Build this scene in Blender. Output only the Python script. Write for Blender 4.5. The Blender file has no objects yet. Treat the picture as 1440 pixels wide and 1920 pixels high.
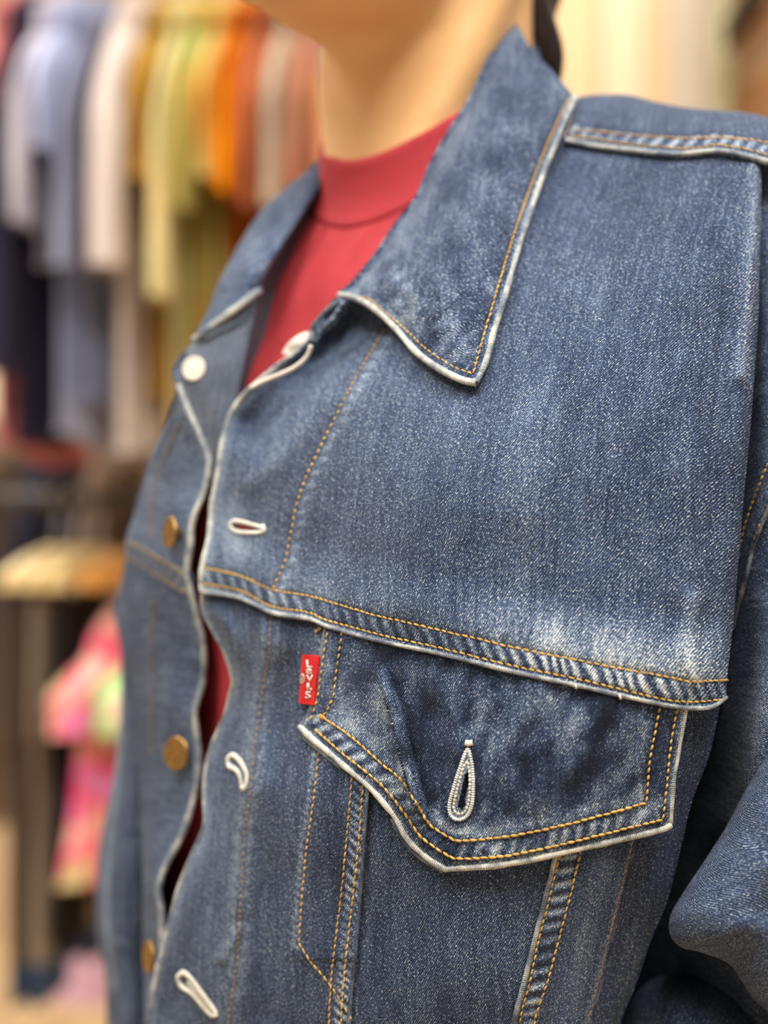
import bpy, bmesh, math, random
import numpy as np

random.seed(7)
rng = np.random.default_rng(7)
scene = bpy.context.scene
COL = scene.collection

# ------------------------------------------------------------------ camera, world, lights, exposure
FPX = 2600.0            # focal length in pixels of the 1440x1920 frame
ZC = 1.28               # camera height
cam_d = bpy.data.cameras.new('camera')
cam = bpy.data.objects.new('camera', cam_d)
COL.objects.link(cam)
cam.location = (0, 0, ZC)
cam.rotation_euler = (math.pi / 2, 0, 0)
cam_d.sensor_fit = 'VERTICAL'
cam_d.sensor_height = 36.0
cam_d.lens = FPX / 1920 * 36.0
cam_d.clip_start = 0.02
cam_d.dof.use_dof = True
cam_d.dof.focus_distance = 0.482
cam_d.dof.aperture_fstop = 3.75
scene.camera = cam

world = bpy.data.worlds.new('world')
scene.world = world
world.use_nodes = True
world.node_tree.nodes['Background'].inputs[0].default_value = (1.0, 0.95, 0.88, 1)
world.node_tree.nodes['Background'].inputs[1].default_value = 0.10
vs = scene.view_settings
vs.view_transform = 'Standard'
vs.look = 'None'
vs.gamma = 1.0
vs.use_curve_mapping = False
vs.exposure = 0.22
CEIL = 2.85
LAMPS = [(-0.80, -0.40, 24), (0.42, -0.38, 34), (-1.1, 1.25, 13), (0.9, 1.7, 18), (-1.0, 3.35, 26), (1.0, 3.35, 20)]


# ------------------------------------------------------------------ small maths
def A(*pts):
    return np.array(pts, dtype=float)


def ray(u, v, d):
    return np.stack([d * (u - 720) / FPX, d * np.ones_like(u), ZC + d * (960 - v) / FPX], -1)


def smooth(a, b, x):
    t = np.clip((x - a) / (b - a), 0, 1)
    return t * t * (3 - 2 * t)


def hash2(i, j, seed):
    h = np.sin(i * 127.1 + j * 311.7 + seed * 74.7) * 43758.5453
    return h - np.floor(h)


def vnoise(x, y, seed=0):
    x = np.asarray(x, float); y = np.asarray(y, float) + 0 * x
    i = np.floor(x); j = np.floor(y)
    fx = x - i; fy = y - j
    fx = fx * fx * (3 - 2 * fx); fy = fy * fy * (3 - 2 * fy)
    a = hash2(i, j, seed); b = hash2(i + 1, j, seed); c = hash2(i, j + 1, seed); d = hash2(i + 1, j + 1, seed)
    return (a * (1 - fx) + b * fx) * (1 - fy) + (c * (1 - fx) + d * fx) * fy


def fbm(x, y, seed=0, n=3):
    t = 0; w = 0.5; s = 0
    for k in range(n):
        t = t + w * vnoise(np.asarray(x) * 2 ** k, np.asarray(y) * 2 ** k, seed + k * 11); s += w; w *= 0.5
    return t / s


class TPS:
    def __init__(self, pts, lam=1e-5):
        p = np.array(pts, float)
        self.c = p[:, :2] / 1000.0
        n = len(p)
        r2 = ((self.c[:, None] - self.c[None]) ** 2).sum(-1)
        K = self.U(r2) + lam * np.eye(n)
        P = np.hstack([np.ones((n, 1)), self.c])
        M = np.zeros((n + 3, n + 3)); M[:n, :n] = K; M[:n, n:] = P; M[n:, :n] = P.T
        self.w = np.linalg.solve(M, np.concatenate([p[:, 2], np.zeros(3)]))

    @staticmethod
    def U(r2):
        return 0.5 * r2 * np.log(np.maximum(r2, 1e-12))

    def __call__(self, u, v):
        u = np.asarray(u, float); v = np.asarray(v, float)
        sh = u.shape
        q = np.stack([u.ravel(), v.ravel()], -1) / 1000.0
        out = np.empty(len(q)); n = len(self.c)
        for s in range(0, len(q), 20000):
            b = q[s:s + 20000]
            r2 = ((b[:, None] - self.c[None]) ** 2).sum(-1)
            out[s:s + 20000] = self.U(r2) @ self.w[:n] + self.w[n] + b @ self.w[n + 1:]
        return out.reshape(sh)


def cr(poly, n=None, step=None, sharp=()):
    """Catmull-Rom through the points, resampled evenly by length of the first two coordinates."""
    p = np.asarray(poly, float)
    if len(p) == 2:
        dense = p[0] + (p[1] - p[0]) * np.linspace(0, 1, 40)[:, None]
    else:
        e = np.vstack([2 * p[0] - p[1], p, 2 * p[-1] - p[-2]])
        segs = []
        for k in range(len(p) - 1):
            p0, p1, p2, p3 = e[k:k + 4]
            if k in sharp: p0 = 2 * p1 - p2
            if k + 1 in sharp: p3 = 2 * p2 - p1
            t = np.linspace(0, 1, 24, endpoint=(k == len(p) - 2))[:, None]
            d1 = np.linalg.norm((p2 - p1)[:2]) + 1e-9
            m1 = (p2 - p0) / (np.linalg.norm((p2 - p0)[:2]) + 1e-9) * d1
            m2 = (p3 - p1) / (np.linalg.norm((p3 - p1)[:2]) + 1e-9) * d1
            h = t
            segs.append((2 * h**3 - 3 * h**2 + 1) * p1 + (h**3 - 2 * h**2 + h) * m1 + (-2 * h**3 + 3 * h**2) * p2 + (h**3 - h**2) * m2)
        dense = np.vstack(segs)
    L = np.concatenate([[0], np.cumsum(np.linalg.norm(np.diff(dense[:, :2], axis=0), axis=1))])
    if n is None:
        n = max(3, int(L[-1] / step) + 1)
    s = np.linspace(0, L[-1], n)
    return np.stack([np.interp(s, L, dense[:, k]) for k in range(dense.shape[1])], -1)


def coons(top, bottom, left, right, step=4.0, st=(), sb=(), sl=(), sr=()):
    nu = int(max(np.linalg.norm(np.diff(cr(c, 60), axis=0), axis=1).sum() for c in (top, bottom)) / step) + 2
    nv = int(max(np.linalg.norm(np.diff(cr(c, 60), axis=0), axis=1).sum() for c in (left, right)) / step) + 2
    T = cr(top, nu, sharp=st); B = cr(bottom, nu, sharp=sb); L = cr(left, nv, sharp=sl); R = cr(right, nv, sharp=sr)
    s = np.linspace(0, 1, nu)[None, :, None]; t = np.linspace(0, 1, nv)[:, None, None]
    L = L + (T[0] - L[0]) * (1 - t[:, :, 0]) + (B[0] - L[-1]) * t[:, :, 0]
    R = R + (T[-1] - R[0]) * (1 - t[:, :, 0]) + (B[-1] - R[-1]) * t[:, :, 0]
    g = (1 - t) * T[None] + t * B[None] + (1 - s) * L[:, None] + s * R[:, None]
    g -= (1 - s) * (1 - t) * T[0] + s * (1 - t) * T[-1] + (1 - s) * t * B[0] + s * t * B[-1]
    return g


def loft(curves, n, m):
    """Smooth sheet through the curves, each (k,3) of u, v, depth."""
    cs = np.stack([cr(c, n) for c in curves])            # (K,n,3)
    K = len(curves)
    e = np.concatenate([2 * cs[:1] - cs[1:2], cs, 2 * cs[-1:] - cs[-2:-1]])
    out = []
    tt = np.linspace(0, K - 1, m)
    for x in tt:
        k = min(int(x), K - 2); t = x - k
        p0, p1, p2, p3 = e[k:k + 4]
        out.append(0.5 * (2 * p1 + (p2 - p0) * t + (2 * p0 - 5 * p1 + 4 * p2 - p3) * t * t + (3 * p1 - p0 - 3 * p2 + p3) * t**3))
    return np.stack(out)


def dist(u, v, poly):
    """distance in pixels to a polyline, arc length there, side (+1 right of travel)"""
    p = np.asarray(poly, float)[:, :2]
    sh = np.shape(u)
    q = np.stack([np.ravel(u), np.ravel(v)], -1)
    best = np.full(len(q), 1e18); arc = np.zeros(len(q)); side = np.zeros(len(q))
    L = 0
    for a, b in zip(p[:-1], p[1:]):
        ab = b - a; l = np.linalg.norm(ab)
        if l < 1e-9: continue
        t = np.clip(((q - a) @ ab) / l**2, 0, 1)
        w = q - (a + t[:, None] * ab)
        d2 = (w**2).sum(-1)
        m = d2 < best
        best[m] = d2[m]; arc[m] = (L + t * l)[m]
        side[m] = np.sign(ab[0] * (q - a)[:, 1] - ab[1] * (q - a)[:, 0])[m]
        L += l
    return np.sqrt(best).reshape(sh), arc.reshape(sh), side.reshape(sh)


def inside(u, v, poly):
    p = np.asarray(poly, float)
    r = np.zeros(np.shape(u), bool)
    for a, b in zip(p, np.roll(p, -1, 0)):
        c = ((a[1] > v) != (b[1] > v))
        with np.errstate(divide='ignore', invalid='ignore'):
            x = (b[0] - a[0]) * (v - a[1]) / (b[1] - a[1]) + a[0]
        r ^= c & (u < x)
    return r


# ------------------------------------------------------------------ materials
class N:
    """tiny node writer"""
    def __init__(self, name):
        self.m = bpy.data.materials.new(name); self.m.use_nodes = True
        self.t = self.m.node_tree; self.b = self.t.nodes['Principled BSDF']

    def link(self, a, b):
        if isinstance(a, bpy.types.NodeSocket): self.t.links.new(a, b)
        elif a is not None: b.default_value = a

    def math(self, op, a, b=None, c=None, clamp=False):
        n = self.t.nodes.new('ShaderNodeMath'); n.operation = op; n.use_clamp = clamp
        for k, x in enumerate((a, b, c)): self.link(x, n.inputs[k])
        return n.outputs[0]

    def noise(self, vec, scale, detail=2, rough=0.5, dist=0.0):
        n = self.t.nodes.new('ShaderNodeTexNoise')
        self.link(vec, n.inputs['Vector']); n.inputs['Scale'].default_value = scale
        n.inputs['Detail'].default_value = detail; n.inputs['Roughness'].default_value = rough
        n.inputs['Distortion'].default_value = dist
        return n.outputs['Fac']

    def comb(self, x, y, z=0.0):
        n = self.t.nodes.new('ShaderNodeCombineXYZ')
        for k, a in enumerate((x, y, z)): self.link(a, n.inputs[k])
        return n.outputs[0]

    def ramp(self, f, stops, interp='LINEAR'):
        n = self.t.nodes.new('ShaderNodeValToRGB'); r = n.color_ramp; r.interpolation = interp
        while len(r.elements) < len(stops): r.elements.new(0.5)
        for e, (p, c) in zip(r.elements, stops): e.position = p; e.color = (*c, 1)
        self.link(f, n.inputs[0]); return n.outputs[0]

    def mix(self, f, a, b):
        n = self.t.nodes.new('ShaderNodeMix'); n.data_type = 'RGBA'
        self.link(f, n.inputs[0])
        for x, i in ((a, 6), (b, 7)):
            self.link(x if isinstance(x, bpy.types.NodeSocket) else (*x, 1), n.inputs[i])
        return n.outputs[2]

    def bump(self, h, strength, distance):
        n = self.t.nodes.new('ShaderNodeBump'); n.inputs['Strength'].default_value = strength
        n.inputs['Distance'].default_value = distance
        self.link(h, n.inputs['Height']); self.t.links.new(n.outputs[0], self.b.inputs['Normal'])

    def coord(self, kind='Object'):
        return self.t.nodes.new('ShaderNodeTexCoord').outputs[kind]

    def sep(self, v):
        n = self.t.nodes.new('ShaderNodeSeparateXYZ'); self.link(v, n.inputs[0]); return n.outputs

    def done(self, col, rough=0.8, spec=0.3):
        self.link(col if isinstance(col, bpy.types.NodeSocket) else (*col, 1), self.b.inputs['Base Color'])
        self.link(rough, self.b.inputs['Roughness'])
        self.b.inputs['Specular IOR Level'].default_value = spec
        return self.m


DENIM_STOPS = [(0.0, (0.005, 0.008, 0.018)), (0.20, (0.012, 0.020, 0.050)), (0.40, (0.040, 0.068, 0.140)),
               (0.60, (0.146, 0.212, 0.325)), (0.80, (0.41, 0.49, 0.55)), (1.0, (0.80, 0.82, 0.79))]


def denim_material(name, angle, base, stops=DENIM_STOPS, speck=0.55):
    n = N(name)
    uvn = n.t.nodes.new('ShaderNodeUVMap'); uvn.uv_map = 'weave'       # millimetres along weft and warp
    x, y, _ = n.sep(uvn.outputs[0])
    at = n.t.nodes.new('ShaderNodeAttribute'); at.attribute_name = 'wear'
    wear = at.outputs['Fac']
    ca, sa = math.cos(angle), math.sin(angle)
    along = n.math('ADD', n.math('MULTIPLY', x, ca), n.math('MULTIPLY', y, sa))
    across = n.math('SUBTRACT', n.math('MULTIPLY', y, ca), n.math('MULTIPLY', x, sa))
    wob = n.noise(n.comb(x, y), 0.30, 2)
    ph = n.math('ADD', n.math('MULTIPLY', across, 2 * math.pi / 0.66), n.math('MULTIPLY', wob, 4.5))
    wave = n.math('SINE', ph)
    sp = n.noise(n.comb(n.math('MULTIPLY', along, 0.50), n.math('MULTIPLY', across, 1.25)), 1.75, 2, 0.6)
    sp = n.math('SUBTRACT', sp, 0.5)
    sp2 = n.math('SUBTRACT', n.noise(n.comb(x, n.math('MULTIPLY', y, 0.7)), 3.0, 1), 0.5)
    grain = n.math('ADD', n.math('MULTIPLY', sp, 1.15), n.math('MULTIPLY', sp2, 1.0))
    # bright weft grains standing out of the indigo
    hi = n.t.nodes.new('ShaderNodeMapRange'); hi.interpolation_type = 'SMOOTHSTEP'
    n.link(grain, hi.inputs[0]); hi.inputs[1].default_value = 0.06; hi.inputs[2].default_value = 0.34
    hi.inputs[3].default_value = 0.0; hi.inputs[4].default_value = 1.0
    streak = n.math('SUBTRACT', n.noise(n.comb(n.math('MULTIPLY', x, 0.55), n.math('MULTIPLY', y, 0.035)), 1.0, 3, 0.6), 0.5)
    blotch = n.math('SUBTRACT', n.noise(n.comb(x, n.math('MULTIPLY', y, 0.6)), 0.055, 3, 0.55), 0.5)
    f = n.math('ADD', n.math('MULTIPLY', grain, speck * 1.05), base)
    f = n.math('ADD', f, n.math('MULTIPLY', hi.outputs[0], speck * 0.68))
    f = n.math('ADD', f, n.math('MULTIPLY', wave, 0.12))
    f = n.math('ADD', f, n.math('MULTIPLY', streak, 0.36))
    f = n.math('ADD', f, n.math('MULTIPLY', blotch, 0.24))
    mott = n.math('SUBTRACT', n.noise(n.comb(n.math('MULTIPLY', along, 0.6), across), 0.24, 2, 0.5), 0.5)
    f = n.math('ADD', f, n.math('MULTIPLY', mott, 0.16))
    wk = n.math('MULTIPLY', wear, n.math('ADD', n.math('MULTIPLY', grain, 0.9), 0.72))
    f = n.math('ADD', f, wk, clamp=True)
    col = n.ramp(f, stops)
    h = n.math('ADD', n.math('MULTIPLY', wave, 0.5), n.math('MULTIPLY', sp, 1.6))
    n.bump(h, 0.8, 0.0003)
    n.b.inputs['Sheen Weight'].default_value = 0.06
    return n.done(col, 0.88, 0.15)


DENIM = denim_material('denim', math.radians(58), 0.322)
DENIM_BIAS = denim_material('denim_bias', math.radians(-32), 0.322)
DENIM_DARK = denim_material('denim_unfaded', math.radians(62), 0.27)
DENIM_REV = denim_material('denim_reverse', math.radians(50), 0.33, speck=0.40,
                           stops=[(0, (0.02, 0.026, 0.045)), (0.4, (0.075, 0.095, 0.135)), (0.8, (0.24, 0.27, 0.32)), (1, (0.45, 0.45, 0.43))])


def rope_edge_material():
    n = N('worn_edge')
    uvn = n.t.nodes.new('ShaderNodeUVMap'); uvn.uv_map = 'weave'
    x, y, _ = n.sep(uvn.outputs[0])
    ph = n.math('ADD', n.math('MULTIPLY', x, 8.5), n.math('ADD', n.math('MULTIPLY', y, 3.0), n.math('MULTIPLY', n.noise(n.comb(x, y), 0.7, 2), 6.0)))
    tw = n.math('SINE', ph)
    big = n.noise(n.comb(n.math('MULTIPLY', x, 0.35), y), 0.8, 3, 0.6)
    fine = n.noise(n.comb(x, y), 4.0, 2, 0.6)
    at = n.t.nodes.new('ShaderNodeAttribute'); at.attribute_name = 'wear'
    f = n.math('ADD', n.math('MULTIPLY', tw, 0.10), n.math('ADD', n.math('MULTIPLY', big, 0.75), n.math('MULTIPLY', fine, 0.70)))
    f = n.math('ADD', f, n.math('SUBTRACT', at.outputs['Fac'], 0.50), clamp=True)
    col = n.ramp(f, [(0.05, (0.03, 0.04, 0.07)), (0.40, (0.13, 0.16, 0.21)), (0.62, (0.38, 0.40, 0.39)), (0.85, (0.66, 0.65, 0.58)), (1, (0.82, 0.80, 0.70))])
    n.bump(n.math('ADD', n.math('MULTIPLY', tw, 0.6), n.math('MULTIPLY', fine, 2.0)), 0.5, 0.0003)
    return n.done(col, 0.9, 0.1)


EDGE = rope_edge_material()


def thread_material(name, c1, c2):
    n = N(name)
    o = n.coord('Object')
    f = n.noise(o, 900.0, 2)
    g = n.noise(o, 60.0, 1)
    f = n.math('ADD', n.math('MULTIPLY', f, 0.7), n.math('MULTIPLY', g, 0.4), clamp=True)
    n.bump(f, 0.4, 0.0002)
    return n.done(n.ramp(f, [(0.3, c1), (0.75, c2)]), 0.6, 0.3)


GOLD = thread_material('gold_thread', (0.27, 0.145, 0.026), (0.72, 0.46, 0.125))
TAN = thread_material('faded_thread', (0.12, 0.08, 0.045), (0.40, 0.27, 0.13))
CREAM = thread_material('cream_thread', (0.40, 0.39, 0.34), (0.82, 0.78, 0.68))


def metal(name, c, rough):
    n = N(name)
    n.b.inputs['Metallic'].default_value = 1.0
    f = n.noise(n.coord('Object'), 400, 3)
    return n.done(n.ramp(f, [(0.3, tuple(0.55 * k for k in c)), (0.7, c)]), rough, 0.5)


BRASS = metal('aged_brass', (0.50, 0.29, 0.09), 0.42)
ALU = metal('pale_rivet', (0.85, 0.80, 0.66), 0.5)
STEEL = metal('brushed_steel', (0.6, 0.6, 0.6), 0.35)


def knit_material(name, c, scale=700):
    n = N(name)
    o = n.coord('Object')
    x, y, z = n.sep(o)
    f = n.noise(n.comb(n.math('MULTIPLY', x, 1.0), y, n.math('MULTIPLY', z, 0.35)), scale, 2)
    g = n.noise(o, 22, 2)
    n.bump(f, 0.25, 0.0003)
    f = n.math('ADD', n.math('MULTIPLY', f, 0.5), n.math('MULTIPLY', g, 0.5))
    n.b.inputs['Sheen Weight'].default_value = 0.15
    n.b.inputs['Sheen Tint'].default_value = (*c, 1)
    return n.done(n.ramp(f, [(0.3, tuple(0.82 * k for k in c)), (0.7, tuple(min(1, 1.12 * k) for k in c))]), 0.85, 0.15)


RED_KNIT = knit_material('burgundy_jersey', (0.40, 0.040, 0.048))


def skin_material():
    n = N('skin')
    o = n.coord('Object')
    g = n.noise(o, 18, 3); f = n.noise(o, 900, 2)
    n.bump(f, 0.12, 0.0003)
    n.b.inputs['Subsurface Weight'].default_value = 0.12
    n.b.inputs['Subsurface Radius'].default_value = (0.010, 0.004, 0.002)
    n.b.inputs['Subsurface Scale'].default_value = 0.6
    return n.done(n.ramp(g, [(0.3, (0.72, 0.42, 0.185)), (0.7, (0.80, 0.49, 0.225))]), 0.55, 0.35)


SKIN = skin_material()


def hair_material():
    n = N('dark_brown_hair')
    x, y, z = n.sep(n.coord('Object'))
    f = n.noise(n.comb(n.math('MULTIPLY', x, 1.0), y, n.math('MULTIPLY', z, 0.08)), 500, 3)
    n.bump(f, 0.5, 0.001)
    return n.done(n.ramp(f, [(0.3, (0.008, 0.004, 0.003)), (0.75, (0.030, 0.016, 0.011))]), 0.6, 0.3)


HAIR = hair_material()


def plain(name, c, rough=0.6, var=0.10, scale=6.0, spec=0.3):
    n = N(name)
    f = n.noise(n.coord('Object'), scale, 4)
    return n.done(n.ramp(f, [(0.3, tuple(k * (1 - var) for k in c)), (0.7, tuple(min(1, k * (1 + var)) for k in c))]), rough, spec)


def cloth(name, stops, scale=(7, 7, 3), seed=0.0, stripes=None):
    """garment cloth: colour patches of its own dye or print, fine weave relief"""
    n = N(name)
    o = n.coord('Object')
    x, y, z = n.sep(o)
    f = n.noise(n.comb(n.math('ADD', n.math('MULTIPLY', x, scale[0]), seed), n.math('MULTIPLY', y, scale[1]), n.math('MULTIPLY', z, scale[2])), 1.0, 2, 0.5, 0.4)
    if stripes:
        s = n.math('SINE', n.math('MULTIPLY', x, stripes))
        f = n.math('ADD', n.math('MULTIPLY', f, 0.45), n.math('MULTIPLY', n.math('ADD', s, 1.0), 0.27))
    n.bump(n.noise(o, 900, 2), 0.2, 0.0004)
    return n.done(n.ramp(f, stops), 0.9, 0.1)


# ------------------------------------------------------------------ object helpers
def tag(o, label=None, category=None, group=None, kind=None):
    if label: o['label'] = label
    if category: o['category'] = category
    if group: o['group'] = group
    if kind: o['kind'] = kind
    return o


def thing(name, loc, label, category, group=None, rotz=0.0, parent=None):
    o = bpy.data.objects.new(name, None); COL.objects.link(o)
    o.location = loc; o.rotation_euler = (0, 0, rotz); o.empty_display_size = 0.05
    return tag(o, label, category, group)


def mesh_obj(name, verts, faces, mat, parent=None, smooth_shade=True, uv=None, wear=None, org=None):
    me = bpy.data.meshes.new(name)
    v = np.asarray(verts, float)
    if org is not None: v = v - np.asarray(org)
    me.from_pydata(v.tolist(), [], faces if isinstance(faces, list) else faces.tolist())
    if uv is not None:
        lay = me.uv_layers.new(name='weave')
        idx = np.empty(len(me.loops), np.int32); me.loops.foreach_get('vertex_index', idx)
        lay.data.foreach_set('uv', np.asarray(uv, np.float32)[idx].ravel())
    if wear is not None:
        a = me.attributes.new('wear', 'FLOAT', 'POINT')
        a.data.foreach_set('value', np.asarray(wear, np.float32).ravel())
    me.materials.append(mat)
    if smooth_shade:
        me.polygons.foreach_set('use_smooth', [True] * len(me.polygons))
    o = bpy.data.objects.new(name, me); COL.objects.link(o)
    if parent is not None: o.parent = parent
    return o


def gridfaces(nv, nu, off=0, flip=False, mask=None, wrap=False):
    i = np.arange(nv - 1)[:, None]
    j = np.arange(nu if wrap else nu - 1)[None]
    j2 = (j + 1) % nu
    a = i * nu + j; b = i * nu + j2; c = (i + 1) * nu + j2; d = (i + 1) * nu + j
    f = np.stack([a, d, c, b] if not flip else [a, b, c, d], -1)
    if mask is not None: f = f[mask]
    return (f.reshape(-1, 4) + off)


JORG = np.array([0.0, 0.65, 0.62])     # foot of the jacket


def weave_uv(P, rot=0.0):
    q = P.reshape(-1, 3); c = q.mean(0)
    _, _, vt = np.linalg.svd((q - c)[::max(1, len(q) // 4000)], full_matrices=False)
    nrm = vt[2]
    if nrm[1] > 0: nrm = -nrm
    up = np.array([0, 0, 1.0]); ev = up - nrm * (up @ nrm); ev /= np.linalg.norm(ev)
    eu = np.cross(ev, nrm)
    a, b = (q - c) @ eu, (q - c) @ ev
    cs, sn = math.cos(rot), math.sin(rot)
    return np.stack([cs * a - sn * b, sn * a + cs * b], -1) * 1000.0


def arc_uv(P, rot=0.0):
    nv, nu = P.shape[:2]
    U = np.concatenate([np.zeros((nv, 1)), np.cumsum(np.linalg.norm(np.diff(P, axis=1), axis=-1), 1)], 1)
    V = np.concatenate([np.zeros((1, nu)), np.cumsum(np.linalg.norm(np.diff(P, axis=0), axis=-1), 0)], 0)
    U = U - U[:, nu // 2:nu // 2 + 1]; V = V - V[nv // 2:nv // 2 + 1]
    cs, sn = math.cos(rot), math.sin(rot)
    return np.stack([cs * U - sn * V, sn * U + cs * V], -1).reshape(-1, 2) * 1000.0


def sheet(name, G, mat, parent, thick=0.0012, wear=None, rot=0.0, holes=None, org=JORG, see=None, uvd=None, arc=False):
    """cloth panel: G (nv,nu,3) of pixel u, v and depth; gets a back face and a rim"""
    nv, nu = G.shape[:2]
    P = ray(G[..., 0], G[..., 1], G[..., 2])
    # normals
    du = np.gradient(P, axis=1); dv = np.gradient(P, axis=0)
    nr = np.cross(dv, du); nr /= np.linalg.norm(nr, axis=-1, keepdims=True) + 1e-12
    ref = np.array([0, 0, ZC]) - P
    face = (nr * ref).sum(-1)
    if (face if see is None else face[see[0]:see[1]]).mean() < 0: nr = -nr
    Q = P - nr * thick
    mask = None
    if holes is not None:
        uc = 0.25 * (G[:-1, :-1] + G[1:, :-1] + G[:-1, 1:] + G[1:, 1:])
        mask = ~inside(uc[..., 0], uc[..., 1], holes)
    # orientation test
    flip = np.sum(np.cross(P[1, 0] - P[0, 0], P[0, 1] - P[0, 0]) * nr[0, 0]) < 0
    F = gridfaces(nv, nu, 0, flip, mask)
    B = gridfaces(nv, nu, nv * nu, not flip, mask)
    idx = np.arange(nv * nu).reshape(nv, nu)
    loop = np.concatenate([idx[0, :], idx[1:, -1], idx[-1, -2::-1], idx[-2:0:-1, 0]])
    k = len(loop); base = 2 * nv * nu
    rim = np.stack([base + np.arange(k), base + np.roll(np.arange(k), -1), base + k + np.roll(np.arange(k), -1), base + k + np.arange(k)], -1)
    if flip: rim = rim[:, ::-1]
    V = np.vstack([P.reshape(-1, 3), Q.reshape(-1, 3), P.reshape(-1, 3)[loop], Q.reshape(-1, 3)[loop]])
    uv = arc_uv(P, rot) if arc else weave_uv(P if uvd is None else ray(G[..., 0], G[..., 1], uvd), rot)
    w = np.zeros(nv * nu) if wear is None else np.asarray(wear, float).ravel()
    UV = np.vstack([uv, uv, uv[loop], uv[loop] + 1.0]); W = np.concatenate([w, w * 0, w[loop] * 0.5, w[loop] * 0])
    return mesh_obj(name, V, np.vstack([F, B, rim]), mat, parent, uv=UV, wear=W, org=org)


def panel(name, uvgrid, depth, mat, parent, thick=0.0012, wear=None, rot=0.0, holes=None, base=None):
    u, v = uvgrid[..., 0], uvgrid[..., 1]
    G = np.dstack([u, v, depth(u, v)])
    w = wear(u, v) if wear else None
    return sheet(name, G, mat, parent, thick, w, rot, holes, uvd=None if base is None else base(u, v))


def tube(name, P, r, mat, parent=None, sides=8, closed=False, org=None, wear=None, cap=True, squash=1.0):
    """round strip along 3D points; r scalar or array"""
    P = np.asarray(P, float); n = len(P)
    r = np.broadcast_to(np.asarray(r, float), (n,))
    T = np.gradient(P, axis=0) if not closed else (np.roll(P, -1, 0) - np.roll(P, 1, 0))
    T /= np.linalg.norm(T, axis=1, keepdims=True) + 1e-12
    view = np.array([0, 0, ZC]) - P; view /= np.linalg.norm(view, axis=1, keepdims=True)
    S = np.cross(T, view); S /= np.linalg.norm(S, axis=1, keepdims=True) + 1e-9
    U = np.cross(S, T)
    a = np.linspace(0, 2 * math.pi, sides, endpoint=False)
    V = P[:, None] + r[:, None, None] * (np.cos(a)[None, :, None] * S[:, None] + squash * np.sin(a)[None, :, None] * U[:, None])
    if closed:
        V = np.concatenate([V, V[:1]])
    F = gridfaces(len(V), sides, wrap=True).tolist()
    if cap and not closed:
        F.append(list(range(sides))); F.append([(n - 1) * sides + k for k in range(sides)][::-1])
    s = np.concatenate([[0], np.cumsum(np.linalg.norm(np.diff(V[:, 0], axis=0), axis=1))]) * 1000
    UV = np.stack([np.repeat(s, sides), np.tile(a / (2 * math.pi) * 3.0, len(V))], -1)
    W = np.zeros(len(V) * sides)
    if wear is not None: W = np.repeat(np.broadcast_to(wear, (len(V),)), sides)
    return mesh_obj(name, V.reshape(-1, 3), F, mat, parent, uv=UV, wear=W, org=org)


def edge(name, poly, depth, r, parent, step=4.0, wear=0.25, lift=0.0, seed=1, mat=None, sharp=()):
    """worn rolled edge along a pixel path lying on a depth function"""
    p = cr(poly, step=step, sharp=sharp)
    d = depth(p[:, 0], p[:, 1]) - lift if callable(depth) else p[:, 2] - lift
    s = np.arange(len(p)) * step
    rr = r * (0.86 + 0.28 * vnoise(s / 22, 0 * s, seed))
    w = wear + 0.35 * (vnoise(s / 30, 0 * s, seed + 3) - 0.5)
    return tube(name, ray(p[:, 0], p[:, 1], d), rr, mat or EDGE, parent, 8, org=JORG, wear=w)


def stitches(name, poly, depth, parent, mat=GOLD, pitch=2.75e-3, r=0.40e-3, fill=0.86, lift=0.25e-3, seed=0, sharp=(), slant=0.05):
    """one row of topstitching, every stitch a small bent capsule; joined as one row"""
    p = cr(poly, step=1.5, sharp=sharp)
    d = depth(p[:, 0], p[:, 1]) if callable(depth) else p[:, 2]
    P = ray(p[:, 0], p[:, 1], d)
    s = np.concatenate([[0], np.cumsum(np.linalg.norm(np.diff(P, axis=0), axis=1))])
    n = max(1, round(s[-1] / pitch)); pitch = s[-1] / n
    ring, sd = 6, 6
    V = []; F = []
    rs = np.random.default_rng(seed + 5)
    prof = np.array([0.35, 0.85, 1.0, 1.0, 0.85, 0.35]); hgt = np.array([-0.9, 0.2, 0.75, 0.75, 0.2, -0.9])
    for k in range(n):
        a0 = (k + 0.5 * (1 - fill)) * pitch; a1 = (k + 1 - 0.5 * (1 - fill)) * pitch * 1.0
        t = np.linspace(a0, a1, ring) + rs.normal(0, 0.03 * pitch)
        C = np.stack([np.interp(t, s, P[:, c]) for c in range(3)], -1)
        T = C[-1] - C[0]; T /= np.linalg.norm(T) + 1e-12
        view = np.array([0, 0, ZC]) - C[0]; view /= np.linalg.norm(view)
        S = np.cross(T, view); S /= np.linalg.norm(S) + 1e-12
        U = np.cross(S, T)
        if U @ view < 0: U = -U
        rk = r * (1 + rs.normal(0, 0.08))
        C = C + U * (lift + hgt * rk * 0.6)[:, None] + S * (np.linspace(-1, 1, ring) * slant * pitch + rs.normal(0, 0.05e-3))[:, None]
        a = np.linspace(0, 2 * math.pi, sd, endpoint=False)
        V.append((C[:, None] + (prof * rk)[:, None, None] * (np.cos(a)[None, :, None] * S + np.sin(a)[None, :, None] * U)).reshape(-1, 3))
        o = k * ring * sd
        F.append(gridfaces(ring, sd, o, wrap=True))
    o = mesh_obj(name, np.vstack(V), np.vstack(F), mat, parent, org=JORG)
    o['kind'] = 'stuff'
    return o


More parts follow.
